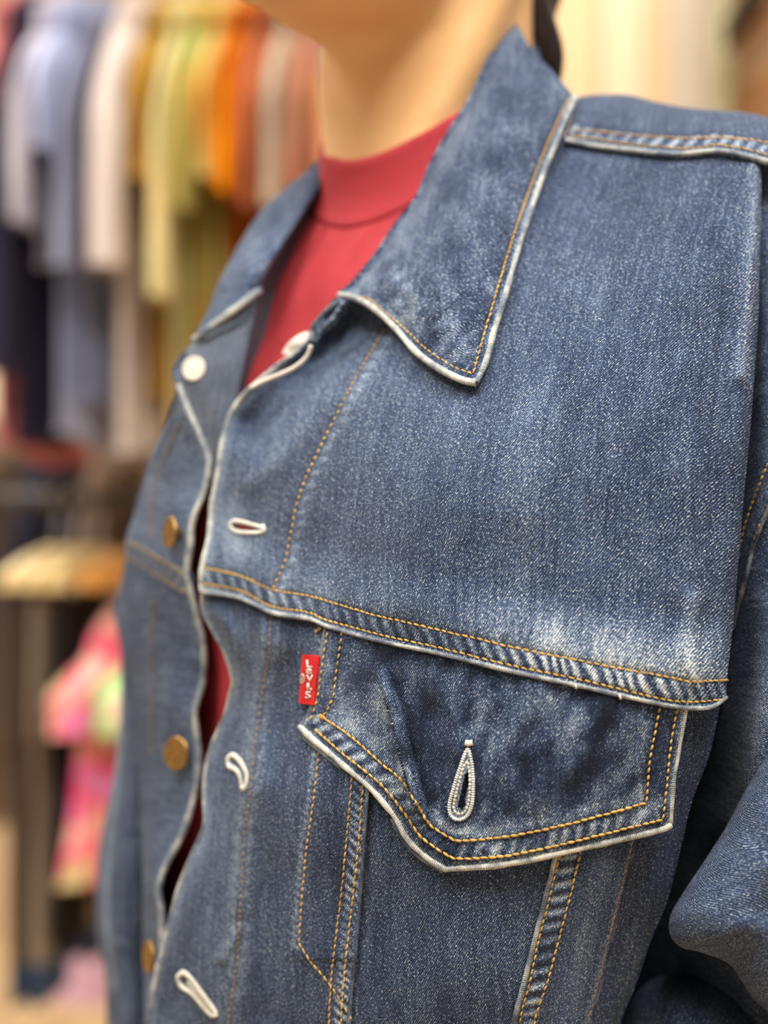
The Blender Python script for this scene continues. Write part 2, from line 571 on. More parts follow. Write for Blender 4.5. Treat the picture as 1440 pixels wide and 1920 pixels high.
def build(name, bm_fn, mat, parent=None, loc=(0, 0, 0), rot=(0, 0, 0), smooth_shade=False, bevel=0.0):
    bm = bmesh.new(); bm_fn(bm)
    if bevel > 0:
        bmesh.ops.bevel(bm, geom=bm.edges[:], offset=bevel, segments=2, affect='EDGES', profile=0.6)
    bmesh.ops.recalc_face_normals(bm, faces=bm.faces[:])
    me = bpy.data.meshes.new(name); bm.to_mesh(me); bm.free()
    me.materials.append(mat)
    if smooth_shade: me.polygons.foreach_set('use_smooth', [True] * len(me.polygons))
    o = bpy.data.objects.new(name, me); COL.objects.link(o)
    o.location = loc; o.rotation_euler = rot
    if parent is not None: o.parent = parent
    return o


def box(bm, x0, x1, y0, y1, z0, z1):
    vs_ = [bm.verts.new(p) for p in ((x0, y0, z0), (x1, y0, z0), (x1, y1, z0), (x0, y1, z0), (x0, y0, z1), (x1, y0, z1), (x1, y1, z1), (x0, y1, z1))]
    for f in ((0, 3, 2, 1), (4, 5, 6, 7), (0, 1, 5, 4), (1, 2, 6, 5), (2, 3, 7, 6), (3, 0, 4, 7)):
        bm.faces.new([vs_[k] for k in f])


def boxo(name, x0, x1, y0, y1, z0, z1, mat, parent=None, bevel=0.0, loc=(0, 0, 0)):
    return build(name, lambda bm: box(bm, x0, x1, y0, y1, z0, z1), mat, parent, loc, bevel=bevel)


# ================================================================== the shop
def wall_paint(name, c):
    n = N(name)
    o = n.coord('Object')
    n.bump(n.noise(o, 90, 4), 0.1, 0.002)
    return n.done(n.ramp(n.noise(o, 1.3, 4), [(0.3, tuple(k * 0.95 for k in c)), (0.7, c)]), 0.75, 0.25)


CREAM_WALL = wall_paint('cream_paint', (0.86, 0.68, 0.46))
PALE_WALL = wall_paint('pale_paint', (0.52, 0.50, 0.47))
n_ = N('wood_floor')
x_, y_, z_ = n_.sep(n_.coord('Object'))
g_ = n_.noise(n_.comb(n_.math('MULTIPLY', x_, 14), n_.math('MULTIPLY', y_, 1.2), 0.0), 2.0, 4)
FLOOR_M = n_.done(n_.ramp(g_, [(0.3, (0.50, 0.34, 0.18)), (0.7, (0.66, 0.48, 0.28))]), 0.45, 0.4)
CEIL_M = wall_paint('ceiling_paint', (0.85, 0.82, 0.75))

X0, X1, Y0, Y1 = -3.2, 2.6, -2.6, 4.2
def struct(o):
    o['kind'] = 'structure'; return o


FLOOR = struct(boxo('floor', X0, X1, Y0, Y1, -0.08, -0.012, FLOOR_M))
# the boards of the floor, each one a plank
pw, pl = 0.16, 1.55
nrow = int((X1 - X0) / pw)
for i in range(nrow):
    off = (i * 0.61) % 1.0 * pl
    y = Y0 - off
    while y < Y1:
        a, b = max(y, Y0), min(y + pl, Y1)
        if b - a > 0.05 and b > 1.2:
            boxo('plank', X0 + i * pw + 0.0015, X0 + (i + 1) * pw - 0.0015, a + 0.0015, b - 0.0015, -0.012, 0.0, FLOOR_M, FLOOR)
        y += pl
struct(boxo('ceiling', X0, X1, Y0, Y1, CEIL, CEIL + 0.1, CEIL_M))
struct(boxo('wall_back', X0, X1, Y1, Y1 + 0.1, 0, CEIL, CREAM_WALL))
struct(boxo('wall_left', X0 - 0.1, X0, Y0, Y1, 0, CEIL, PALE_WALL))
struct(boxo('wall_right', X1, X1 + 0.1, Y0, Y1, 0, CEIL, PALE_WALL))
struct(boxo('wall_front', X0, X1, Y0 - 0.1, Y0, 0, CEIL, PALE_WALL))

# ceiling light panels (the shop's lamps)
n_ = N('lamp_diffuser')
n_.b.inputs['Emission Color'].default_value = (1.0, 0.975, 0.94, 1)
n_.b.inputs['Emission Strength'].default_value = 6.0
DIFF = n_.done((0.9, 0.9, 0.88), 0.4)
FRAME = plain('lamp_frame', (0.75, 0.74, 0.70), 0.4)
spots = ['over the shopper, near the left wall', 'over the shopper, near the right wall', 'above the shirt rack', 'between the rack and the cream panels', 'deep in the shop by the left wall', 'deep in the shop by the right wall']
for (lx, ly, pw_), sp in zip(LAMPS, spots):
    t = thing('ceiling_light', (lx, ly, CEIL - 0.06), 'square white ceiling light panel ' + sp, 'ceiling light', 'ceiling light panels')
    boxo('housing', -0.42, 0.42, -0.42, 0.42, 0.015, 0.06, FRAME, t)
    boxo('diffuser', -0.40, 0.40, -0.40, 0.40, 0.0, 0.014, DIFF, t)
    ld = bpy.data.lights.new('ceiling_light_lamp', 'AREA'); ld.shape = 'SQUARE'; ld.size = 0.78
    ld.energy = pw_; ld.color = (1.0, 0.975, 0.94)
    lo = bpy.data.objects.new('lamp', ld); COL.objects.link(lo); lo.parent = t; lo.location = (0, 0, -0.004)

# cream panelling behind the shopper's shoulder: boards and a pilaster, each a piece of its own
PART = struct(boxo('wall_panelled', 0.38, 1.02, 2.62, 2.72, 0, CEIL, CREAM_WALL))
PEACH = wall_paint('peach_panel', (0.88, 0.62, 0.36)); CRM = wall_paint('cream_panel', (0.82, 0.70, 0.47)); LIN = wall_paint('linen_panel', (0.70, 0.61, 0.47)); SAGE = wall_paint('sage_panel', (0.70, 0.68, 0.42))
def xat(u, d): return (u - 720) / FPX * d
for u0, u1, m, pr in ((1010, 1118, PEACH, 0.012), (1122, 1206, CRM, 0.020), (1210, 1246, PEACH, 0.012), (1249, 1296, LIN, 0.022), (1299, 1330, LIN, 0.012), (1332, 1366, SAGE, 0.03)):
    boxo('panel', xat(u0, 2.62), xat(u1, 2.62), 2.62 - pr, 2.62, 0.02, CEIL - 0.02, m, PART, bevel=0.004)

# ================================================================== the wearer
FV = np.array([-math.sin(math.radians(40)), -math.cos(math.radians(40)), 0.0])
LV = np.array([math.cos(math.radians(40)), -math.sin(math.radians(40)), 0.0])
WC = np.array([0.0, 0.65, ZC])


def W(L, F, z):
    return WC + L * LV + F * FV + np.array([0, 0, z])


def rings_mesh(rows, n=64, cap=True):
    """rows: (L, F, z, halfL, halfF, tilt[, power]); closed tube of ellipses, tilt lowers the front"""
    V = []
    a = np.linspace(0, 2 * math.pi, n, endpoint=False)
    for r in rows:
        L, F, z, hl, hf, t = r[:6]
        p = r[6] if len(r) > 6 else 1.0
        c = np.sign(np.cos(a)) * np.abs(np.cos(a)) ** p; s = np.sign(np.sin(a)) * np.abs(np.sin(a)) ** p
        V.append(WC + (L + hl * c)[:, None] * LV + (F + hf * s)[:, None] * FV + np.outer(z - t * hf * s * np.abs(s) ** (0.9 * float(smooth(.35, .6, np.array(t)))), [0, 0, 1.0]))
    F_ = gridfaces(len(rows), n, wrap=True).tolist()
    if cap:
        F_.append(list(range(n))); F_.append([(len(rows) - 1) * n + k for k in range(n)][::-1])
    return np.vstack(V), F_


def densify(rows, m):
    r = np.array(rows, float)
    t = np.arange(len(r)); x = np.linspace(0, len(r) - 1, m)
    e = np.vstack([2 * r[0] - r[1], r, 2 * r[-1] - r[-2]])
    out = []
    for q in x:
        k = min(int(q), len(r) - 2); f = q - k
        p0, p1, p2, p3 = e[k:k + 4]
        out.append(0.5 * (2 * p1 + (p2 - p0) * f + (2 * p0 - 5 * p1 + 4 * p2 - p3) * f * f + (3 * p1 - p0 - 3 * p2 + p3) * f**3))
    return np.array(out)


class Lump:
    """closed shapes gathered, then fused into one skin by a voxel remesh"""
    def __init__(self): self.V = []; self.F = []; self.n = 0
    def add(self, V, F):
        V = np.asarray(V); self.V.append(V)
        self.F += [[k + self.n for k in f] for f in F]; self.n += len(V)
    def rings(self, rows, m=None):
        rows = densify(rows, m or 4 * len(rows)); self.add(*rings_mesh(rows, 40))
    def ball(self, c, rl, rf, rz, n=20):
        th = np.linspace(0.02, math.pi - 0.02, n)
        rows = [(c[0], c[1], c[2] + rz * math.cos(t), rl * math.sin(t), rf * math.sin(t), 0) for t in th]
        self.add(*rings_mesh(rows, 32))
    def limb(self, pts):
        """pts: (L,F,z,r); round tapering limb"""
        p = densify(pts, 8 * len(pts))
        P = np.array([W(*q[:3]) for q in p]); T = np.gradient(P, axis=0); T /= np.linalg.norm(T, axis=1, keepdims=True)
        S = np.cross(T, FV + 0.2); S /= np.linalg.norm(S, axis=1, keepdims=True); U = np.cross(S, T)
        a = np.linspace(0, 2 * math.pi, 24, endpoint=False)
        V = P[:, None] + p[:, 3][:, None, None] * (np.cos(a)[None, :, None] * S[:, None] + np.sin(a)[None, :, None] * U[:, None])
        F = gridfaces(len(P), 24, wrap=True).tolist() + [list(range(24)), [(len(P) - 1) * 24 + k for k in range(24)][::-1]]
        self.add(V.reshape(-1, 3), F)
    def fuse(self, name, mat, parent, org, voxel, it=8):
        me = bpy.data.meshes.new(name); me.from_pydata((np.vstack(self.V) - org).tolist(), [], self.F)
        ob = bpy.data.objects.new(name, me); COL.objects.link(ob)
        m = ob.modifiers.new('r', 'REMESH'); m.mode = 'VOXEL'; m.voxel_size = voxel; m.use_smooth_shade = True
        m = ob.modifiers.new('s', 'SMOOTH'); m.factor = 0.5; m.iterations = it
        dg = bpy.context.evaluated_depsgraph_get()
        nm = bpy.data.meshes.new_from_object(ob.evaluated_get(dg)); nm.name = name
        bpy.data.objects.remove(ob); bpy.data.meshes.remove(me)
        nm.materials.clear(); nm.materials.append(mat)
        nm.polygons.foreach_set('use_smooth', [True] * len(nm.polygons))
        o = bpy.data.objects.new(name, nm); COL.objects.link(o); o.parent = parent
        return o


PORG = np.array([0.0, 0.65, 0.0])
PERSON = thing('person', tuple(PORG), 'shopper in a denim jacket, dark hair, turned to the left, cropped at the chin', 'person')
NL, NF = 0.012, -0.023
b = Lump()
# torso, shoulders and neck
b.rings([(0, 0, -0.62, .140, .090, 0), (0, 0, -0.45, .135, .085, 0), (0, .0, -0.28, .105, .072, 0), (0, .004, -0.10, .100, .072, 0), (0, .004, 0.0, .100, .070, 0),
         (.004, -.004, .06, .094, .062, .1), (.008, -.012, .10, .080, .054, .2), (.010, -.018, .125, .060, .049, .3), (NL, NF, .150, .0495, .0500, .35),
         (NL, NF, .190, .0475, .0485, .30), (NL, NF + .002, .225, .0480, .0500, .2), (NL, NF + .004, .270, .052, .058, .1), (NL, NF + .004, .31, .045, .05, 0)], 60)
# head: skull, face, jaw, chin, nose, lips, ears
b.ball((NL, NF + .020, .375), .074, .092, .100)
b.ball((NL, NF + .055, .320), .060, .062, .090)
b.rings([(NL, NF + .066, .214, .014, .030, -.10), (NL, NF + .064, .220, .034, .053, -.10), (NL, NF + .058, .239, .047, .064, -.05), (NL, NF + .045, .275, .056, .068, 0), (NL, NF + .03, .31, .058, .07, 0)], 24)
b.ball((NL, NF + .116, .224), .018, .018, .016)
b.ball((NL, NF + .124, .318), .012, .016, .013); b.ball((NL, NF + .116, .338), .008, .010, .024)
b.ball((NL, NF + .116, .279), .021, .010, .007); b.ball((NL, NF + .115, .269), .019, .010, .007)
for s in (-1, 1):
    b.ball((NL + s * .074, NF + .005, .335), .009, .020, .032)
    b.ball((NL + s * .030, NF + .098, .352), .013, .012, .010)
    b.limb([(NL + s * .050, NF - .012, .290, .014), (NL + s * .038, NF + .022, .215, .0135), (NL + s * .014, NF + .043, .135, .011)])
    # arms inside the sleeves
    sh = (s * .085, -.03, .07)
    if s > 0:
        b.limb([(*sh, .036), (.150, -.055, .02, .036), (.187, -.060, -.10, .034), (.200, -.055, -.24, .031), (.205, -.02, -.33, .030), (.20, .06, -.42, .028), (.19, .11, -.50, .024)])
    else:
        b.limb([(-.062, -.02, .05, .030), (-.105, -.018, -.02, .028), (-.140, -.020, -.10, .031), (-.155, -.015, -.24, .030), (-.160, -.005, -.38, .028), (-.165, .01, -.52, .024)])
    # legs
    b.limb([(s * .075, 0, -.60, .080), (s * .085, .005, -.80, .068), (s * .088, .01, -.92, .052), (s * .09, .0, -1.05, .048), (s * .09, -.01, -1.20, .034)])
    b.rings([(s * .092, .03, -1.272, .034, .10, 0), (s * .092, .03, -1.255, .036, .105, 0), (s * .092, .01, -1.23, .032, .07, 0), (s * .09, -.01, -1.19, .03, .036, 0)], 16)
BODY = b.fuse('body', SKIN, PERSON, PORG, 0.0045, 10)

# trousers and shoes below the frame
t_ = Lump()
t_.rings([(0, 0, -.40, .152, .105, 0), (0, 0, -.52, .165, .112, 0), (0, 0, -.62, .160, .108, 0), (0, 0, -.66, .12, .09, 0)], 20)
for s in (-1, 1):
    t_.limb([(s * .075, 0, -.60, .090), (s * .087, .005, -.80, .080), (s * .09, .01, -.92, .068), (s * .092, .0, -1.05, .064), (s * .092, -.01, -1.225, .060)])
t_.fuse('trousers', plain('charcoal_twill', (0.03, 0.03, 0.035), 0.9), PERSON, PORG, 0.008, 6)
for s in (-1, 1):
    q = Lump()
    q.rings([(s * .092, .03, -1.2795, .042, .115, 0), (s * .092, .03, -1.262, .045, .12, 0), (s * .092, .02, -1.235, .042, .10, 0), (s * .09, -.005, -1.20, .040, .055, 0), (s * .09, -.01, -1.18, .036, .045, 0)], 24)
    q.fuse('shoe', plain('white_canvas', (0.6, 0.58, 0.54), 0.8), PERSON, PORG, 0.006, 4)

# hair: a cap over the skull and locks gathered behind the neck
h = Lump()
h.ball((NL, NF + .002, .395), .083, .092, .098)
h.ball((NL, NF - .045, .375), .066, .055, .080)
h.limb([(NL + .005, NF - .070, .36, .034), (NL + .008, NF - .064, .30, .026), (NL + .008, NF - .060, .264, .0180), (NL + .008, NF - .058, .246, .0150), (NL + .015, NF - .058, .228, .0150), (NL + .017, NF - .058, .212, .012), (NL + .014, NF - .058, .192, .005)])
h.limb([(NL - .005, NF - .085, .36, .030), (NL + .000, NF - .078, .29, .024), (NL + .004, NF - .070, .245, .014), (NL + .010, NF - .066, .215, .011), (NL + .010, NF - .066, .18, .006)])
h.limb([(NL - .01, NF - .09, .35, .030), (NL - .01, NF - .08, .26, .020), (NL - .005, NF - .078, .21, .012), (NL - .005, NF - .075, .17, .006)])
h.limb([(.040, -.035, .33, .026), (.0490, -.0390, .285, .0150), (.0500, -.0396, .262, .0112), (.0500, -.0450, .240, .0108), (.0506, -.0520, .226, .0112), (.0510, -.058, .214, .0105), (.0505, -.062, .198, .005)])
HR = h.fuse('hair', HAIR, PERSON, PORG, 0.0035, 4)
HR['label'] = 'dark brown hair gathered behind the neck'

# burgundy mock-neck top
SORG = np.array([0.0, 0.65, 0.80])
TOP = thing('knit_top', tuple(SORG), 'burgundy mock-neck jersey top worn under the denim jacket', 'top')
T0 = (.178, .42)
rows = [(0, 0, -0.47, .145, .094, 0), (0, 0, -0.30, .116, .084, 0), (0, .006, -0.15, .112, .083, 0), (0, .006, -0.05, .112, .083, 0), (0, .004, 0.02, .110, .081, .05),
        (.003, -.002, .065, .104, .075, .14), (.006, -.009, .097, .092, .066, .30), (.009, -.014, .128, .076, .0620, .48), (NL, NF + .003, .150, .0640, .0600, .58), (NL, NF, .162, .0572, .0562, .60)]
rows = densify(rows, 90)
V, F_ = rings_mesh(rows, 140, cap=False)
Vr = V.reshape(90, 140, 3)
ang = np.linspace(0, 2 * math.pi, 140, endpoint=False)
zz = np.linspace(0, 1, 90)[:, None]
amp = 0.0022 * smooth(0.35, 0.75, zz) * (1 - smooth(0.9, 1.0, zz)) + 0.0012 * (1 - smooth(.3, .6, zz))
fold = (fbm(ang[None] * 9 + 0.8 * np.sin(zz * 6), zz * 2.0, 5) - 0.5)
cen = Vr.mean(1, keepdims=True); out_ = Vr - cen; out_[..., 2] = 0; out_ /= np.linalg.norm(out_, axis=-1, keepdims=True) + 1e-9
Vr = Vr + out_ * (2 * amp * fold)[..., None]
mesh_obj('top_body', Vr.reshape(-1, 3), F_, RED_KNIT, TOP, org=SORG)
rows = [(NL, NF, .158, .0560, .0550, .60), (NL, NF, .1610, .0583, .0573, .60), (NL, NF, .1635, .0585, .0575, .60), (NL, NF, .167, .0570, .0560, .60), (NL, NF, .173, .0556, .0546, .60), (NL, NF, .181, .0549, .0541, .60),
        (NL, NF, .1875, .0549, .0541, .60), (NL, NF, .1895, .0536, .0528, .60), (NL, NF, .1875, .0522, .0514, .60), (NL, NF, .175, .0520, .0512, .60)]
V, F_ = rings_mesh(densify(rows, 50), 120, cap=False)
mesh_obj('mock_neck', V, F_, RED_KNIT, TOP, org=SORG)

# ================================================================== the denim jacket
JK = thing('denim_jacket', tuple(JORG), 'worn blue denim trucker jacket with gold topstitching, open over burgundy top', 'jacket')

# ---- wearer's left half: one smooth depth surface that the cloth pieces lie on
D = TPS([(585, 640, .560), (720, 620, .540), (480, 720, .568), (410, 860, .572), (393, 1000, .568), (377, 1085, .566), (437, 1273, .560),
         (383, 1493, .563), (340, 1650, .566), (282, 1920, .572), (520, 1080, .535), (505, 1216, .531), (470, 1476, .530), (445, 1780, .533),
         (645, 750, .528), (570, 905, .530), (700, 1000, .496), (700, 1300, .494), (680, 1700, .497), (900, 900, .475), (900, 1200, .472),
         (900, 1500, .471), (850, 1850, .482), (1100, 700, .483), (1100, 1000, .469), (1100, 1250, .467), (1100, 1500, .471), (1030, 1850, .486),
         (1300, 500, .499), (1300, 900, .475), (1300, 1250, .473), (1270, 1500, .482), (1150, 1850, .500), (1390, 950, .484), (1363, 1290, .481),
         (1420, 600, .500), (1425, 320, .521), (1075, 270, .575), (1250, 290, .547), (900, 450, .540), (1000, 400, .546), (1100, 450, .526)])

FRONT_EDGE = [(585, 640), (545, 668), (480, 720), (447, 753), (427, 793), (415, 840), (407, 893), (397, 947), (393, 1000), (383, 1047), (377, 1083), (378, 1110)]
FRONT_EDGE_LOW = [(379, 1096), (382, 1147), (400, 1183), (423, 1227), (436, 1273), (432, 1300), (420, 1345), (397, 1400), (385, 1447), (383, 1493),
                  (383, 1547), (363, 1597), (340, 1650), (320, 1720), (307, 1773), (290, 1853), (281, 1920), (272, 2200)]
ARMHOLE = [(1428, 303), (1428, 380), (1425, 480), (1422, 600), (1412, 740), (1402, 860), (1393, 950), (1388, 1020), (1382, 1080), (1376, 1160), (1368, 1230), (1363, 1275), (1362, 1308)]
ROW_UP = [(380, 1064), (451, 1080), (510, 1105), (581, 1118), (646, 1137), (700, 1153), (780, 1171), (870, 1192), (960, 1213), (1077, 1237), (1160, 1253), (1243, 1268), (1297, 1278), (1330, 1277), (1365, 1275)]
ROW_LO = [(379, 1094), (451, 1108), (510, 1137), (581, 1149), (607, 1161), (713, 1190), (813, 1212), (960, 1248), (1077, 1272), (1160, 1292), (1243, 1311), (1285, 1316), (1320, 1315), (1358, 1312)]
YOKE_HEM = [(378, 1110), (451, 1122), (510, 1149), (581, 1161), (613, 1174), (713, 1202), (813, 1223), (960, 1259), (1077, 1284), (1160, 1303), (1243, 1321), (1300, 1328), (1335, 1325), (1362, 1308)]
PLK = [(730, 600), (720, 618), (680, 685), (645, 750), (617, 805), (590, 860), (570, 905), (555, 950), (545, 1000), (535, 1050), (521, 1082), (511, 1106)]
PLK_LOW = [(511, 1137), (508, 1160), (505, 1216), (491, 1302), (478, 1395), (470, 1476), (459, 1557), (453, 1638), (448, 1747), (443, 1812), (429, 1909), (420, 2190)]
ru, rl = A(*ROW_UP), A(*ROW_LO)
plk = cr(PLK, 80); plkl = cr(PLK_LOW, 80); arm = cr(ARMHOLE, 80); fe = cr(FRONT_EDGE, 80); fel = cr(FRONT_EDGE_LOW, 120); hem = cr(YOKE_HEM, 80)


def band_t(u, v):
    a = np.interp(u, ru[:, 0], ru[:, 1]); b = np.interp(u, rl[:, 0], rl[:, 1])
    return (v - a) / (b - a)


def rope(s, q, wl, seed, lean=0.5):
    """uneven row of puckers along s (px); q is the position across"""
    ph = s / wl + lean * q / wl + 1.1 * vnoise(s / (wl * 2.6), q * 0, seed)
    amp = 0.35 + 0.65 * vnoise(s / (wl * 3.3), q * 0 + 5, seed + 2)
    return (0.5 + 0.5 * np.sin(2 * math.pi * ph)) ** 1.3 * amp


def gauss(x, w):
    return np.exp(-(x / w) ** 2)


YOKE_FOLDS = [  # path, height (m), width (px)
    ([(1418, 320), (1416, 420), (1405, 560), (1392, 700)], 0.0035, 20),
    ([(1180, 330), (1200, 520), (1190, 760)], 0.0018, 60),
    ([(1040, 560), (1010, 760), (985, 960)], 0.0022, 55),
    ([(830, 800), (790, 960), (770, 1120)], 0.0016, 45),
    ([(1290, 700), (1300, 900), (1290, 1100)], 0.0022, 55),
    ([(470, 905), (520, 860), (570, 800), (610, 740)], 0.0030, 26),
    ([(1300, 1275), (1290, 1200), (1300, 1120)], 0.0016, 16),
    ([(660, 760), (700, 700), (735, 650)], 0.0014, 22),
    ([(668, 605), (610, 665), (545, 725), (480, 800)], -0.015, 42),
    ([(690, 590), (640, 630), (600, 670)], -0.013, 48),
]


def yoke_depth(u, v):
    d = D(u, v)
    for path, h, w in YOKE_FOLDS:
        x, _, _ = dist(u, v, cr(path, 24)); d = d - h * gauss(x, w)
    d = d - 0.0020 * (fbm(u / 130, v / 260, 3) - 0.5) - 0.0011 * (fbm(u / 42, v / 80, 9) - 0.5)
    x, s, _ = dist(u, v, plk); d = d + 0.0005 * gauss(x, 4) - 0.0006 * gauss(x - 14, 9) * rope(s, x, 26, 4)
    x, s, _ = dist(u, v, arm); d = d + 0.0085 * np.exp(-x / 9.0)
    t = band_t(u, v)
    b = smooth(-2.6, -0.1, t)
    r = rope(u, v * 0.5, 23, 21)
    inb = smooth(-0.05, 0.25, t) * (1 - smooth(0.8, 1.1, t))
    d = d - 0.0042 * smooth(-3.5, -0.2, t) - 0.0009 * inb * r + 0.0006 * gauss(t, 0.12) + 0.0006 * gauss(t - 1, 0.12)
    d = d - 0.0007 * b * (1 - inb) * rope(u, 0 * u, 31, 33)
    return d


def yoke_wear_shade(u, v):
    t = band_t(u, v)
    inb = smooth(0.0, 0.18, t) * (1 - smooth(0.86, 1.0, t))
    right = smooth(820, 1050, u) * (1 - smooth(1310, 1345, u) * 0.5)
    w = 0.03 + 0 * u
    w = w + inb * (rope(u, v * 0.6, 23, 21, -0.6) * (0.70 + 0.35 * right) + 0.08 * right - 0.14)
    above = smooth(-3.4, -0.2, t) * (t < 0.05)
    w = w + above * (0.14 + 0.46 * right) * (0.10 + 0.7 * fbm(u / 26, v / 120, 5) + 1.1 * (fbm(u / 9 + v / 26, v / 46, 6) - 0.35)) * smooth(380, 430, u)
    w = w - 0.16 * gauss(t, 0.09) - 0.16 * gauss(t - 1, 0.09)  # seam shade along both stitch rows, put into the colour
    w = w + 0.40 * smooth(1.05, 1.25, t)
    for path, a, k in (([(1418, 320), (1416, 420), (1405, 560), (1392, 700)], 0.26, 15), ([(1010, 760), (985, 960), (975, 1100)], 0.10, 40),
                       ([(1300, 1275), (1290, 1200), (1300, 1120)], 0.30, 14), ([(470, 905), (520, 860), (570, 800)], 0.10, 22)):
        x, _, _ = dist(u, v, cr(path, 24)); w = w + a * gauss(x, k)
    x, s, sd = dist(u, v, plk)
    w = w + 0.26 * gauss(x - 13, 9) * (sd < 0) * (0.3 + rope(s, x, 26, 4)) - 0.12 * gauss(x, 4)  # worn puckers, and the stitch channel's shade painted in
    x, s, _ = dist(u, v, fe); w = w + 0.26 * gauss(x, 14)
    x, s, _ = dist(u, v, arm); w = w - 0.10 * gauss(x, 8)  # armhole edge turning from the light, darkened in the colour
    # buttonhole surroundings on the placket
    w = w + 0.22 * gauss(np.hypot((u - 432) / 1.0, (v - 975) / 2.2), 26) + 0.22 * gauss(np.hypot(u - 455, (v - 1030)), 24)
    w = w + 0.30 * gauss(np.hypot(u - 510, v - 1066), 18) * rope(u + v, u, 13, 8)
    # darker towards the shoulder, plus a random tone
    w = w - 0.05 * smooth(560, 330, v) - 0.07 * (fbm(u / 170, v / 300, 17) - 0.4)
    return w


TOP_L = [(585, 640), (640, 575), (760, 450), (900, 350), (1000, 285), (1062, 255), (1177, 272), (1277, 280), (1343, 276), (1428, 303)]
YOKE = panel('front_yoke', coons(TOP_L, YOKE_HEM, FRONT_EDGE, ARMHOLE, 4.0), yoke_depth, DENIM, JK, 0.0016, yoke_wear_shade, rot=0.0, base=D,
             holes=A((438, 984), (452, 983), (478, 990), (478, 994), (450, 993), (439, 990)))
edge('rolled_edge', FRONT_EDGE, yoke_depth, 0.00115, YOKE, wear=0.42, seed=3)
edge('rolled_edge', YOKE_HEM, yoke_depth, 0.00075, YOKE, wear=0.30, seed=5)
stitches('topstitching', ROW_UP, yoke_depth, YOKE, seed=1)
stitches('topstitching', ROW_LO, yoke_depth, YOKE, seed=2)
stitches('topstitching', PLK[1:], yoke_depth, YOKE, seed=3, r=0.42e-3, fill=0.66, slant=0.0)


PALE_BLUE = thread_material('washed_thread', (0.36, 0.40, 0.41), (0.86, 0.87, 0.82))


def buttonhole(name, outline, depth, parent, r=0.55e-3, thread=0.9e-3, lift=0.2e-3, mat=CREAM):
    p = np.asarray(outline, float)
    p = cr(np.vstack([p, p[:1]]), step=0.6)
    P = ray(p[:, 0], p[:, 1], depth(p[:, 0], p[:, 1]) - lift)
    s = np.concatenate([[0], np.cumsum(np.linalg.norm(np.diff(P, axis=0), axis=1))])
    return tube(name, P, r * (0.50 + 0.70 * np.abs(np.sin(math.pi * s / thread))), mat, parent, 7, org=JORG)


BH = buttonhole('buttonhole', [(430, 983), (440, 977), (455, 979), (470, 983), (488, 988), (496, 992), (488, 998), (470, 999), (450, 998), (437, 994)], yoke_depth, YOKE, 0.80e-3)
tube('bar_tack', ray(A(492, 495, 493), A(985, 992, 1000), yoke_depth(A(492, 495, 493), A(985, 992, 1000)) - 0.0006), 0.9e-3, CREAM, YOKE, 7, org=JORG)

# ---- lower front: centre panel, the two panels that lap over it, the side panel
SEAM_L = [(706, 1170), (700, 1400), (690, 1480), (681, 1600), (670, 1753), (655, 1920), (648, 2200)]
SEAM_R = [(1120, 1260), (1062, 1530), (1040, 1613), (1021, 1690), (1003, 1760), (983, 1840), (964, 1920), (947, 2200)]
SIDE_SEAM = [(1262, 1290), (1225, 1460), (1193, 1573), (1172, 1660), (1147, 1760), (1128, 1840), (1108, 1920), (1092, 2200)]
SIDE_EDGE = [(1356, 1285), (1345, 1327), (1327, 1410), (1293, 1503), (1273, 1587), (1247, 1687), (1217, 1760), (1190, 1840), (1160, 1920), (1135, 2200)]
seam_l, seam_r, side_s, side_e = cr(SEAM_L, 80), cr(SEAM_R, 80), cr(SIDE_SEAM, 80), cr(SIDE_EDGE, 80)
PKT = [(606, 1180), (599, 1403), (587, 1503), (575, 1587), (567, 1670), (561, 1753), (560, 1768)]
PKT_D = [(560, 1768), (581, 1801), (613, 1839), (640, 1880), (660, 1912)]
pkt = cr(PKT, 60)


def low_depth(off):
    def f(u, v):
        d = D(u, v) - off
        d = d - 0.0016 * (fbm(u / 120, v / 220, 13) - 0.5) - 0.0010 * (fbm(u / 38, v / 90, 19) - 0.5)
        return d
    return f


centre_depth = low_depth(-0.0004)


def left_depth(u, v):
    d = low_depth(0.0012)(u, v)
    x, s, sd = dist(u, v, pkt)
    d = d - 0.0010 * smooth(-6, 6, -x * sd * 1.0) * (v < 1800) + 0.0004 * gauss(x, 4)
    x, s, _ = dist(u, v, plkl)
    d = d + 0.0006 * gauss(x, 5) - 0.0008 * gauss(x - 16, 10)
    x, s, _ = dist(u, v, seam_l); d = d - 0.0007 * rope(s, x, 20, 61) * gauss(x - 14, 11)
    # the placket waves in and out
    x, s, _ = dist(u, v, fel)
    d = d - 0.0030 * gauss(x - 26, 22) * np.sin(s / 75.0)
    for path, h, w in (([(500, 1190), (490, 1300), (470, 1500), (455, 1700)], 0.0022, 20), ([(540, 1250), (530, 1450), (515, 1700), (505, 1900)], -0.0025, 24),
                       ([(415, 1800), (440, 1760), (450, 1740)], 0.002, 10), ([(410, 1150), (440, 1200), (452, 1280)], 0.002, 14)):
        x, _, _ = dist(u, v, cr(path, 24)); d = d - h * gauss(x, w)
    # shaded tuck under the yoke hem
    x, _, _ = dist(u, v, hem); d = d + 0.001 * gauss(x, 25)
    return d


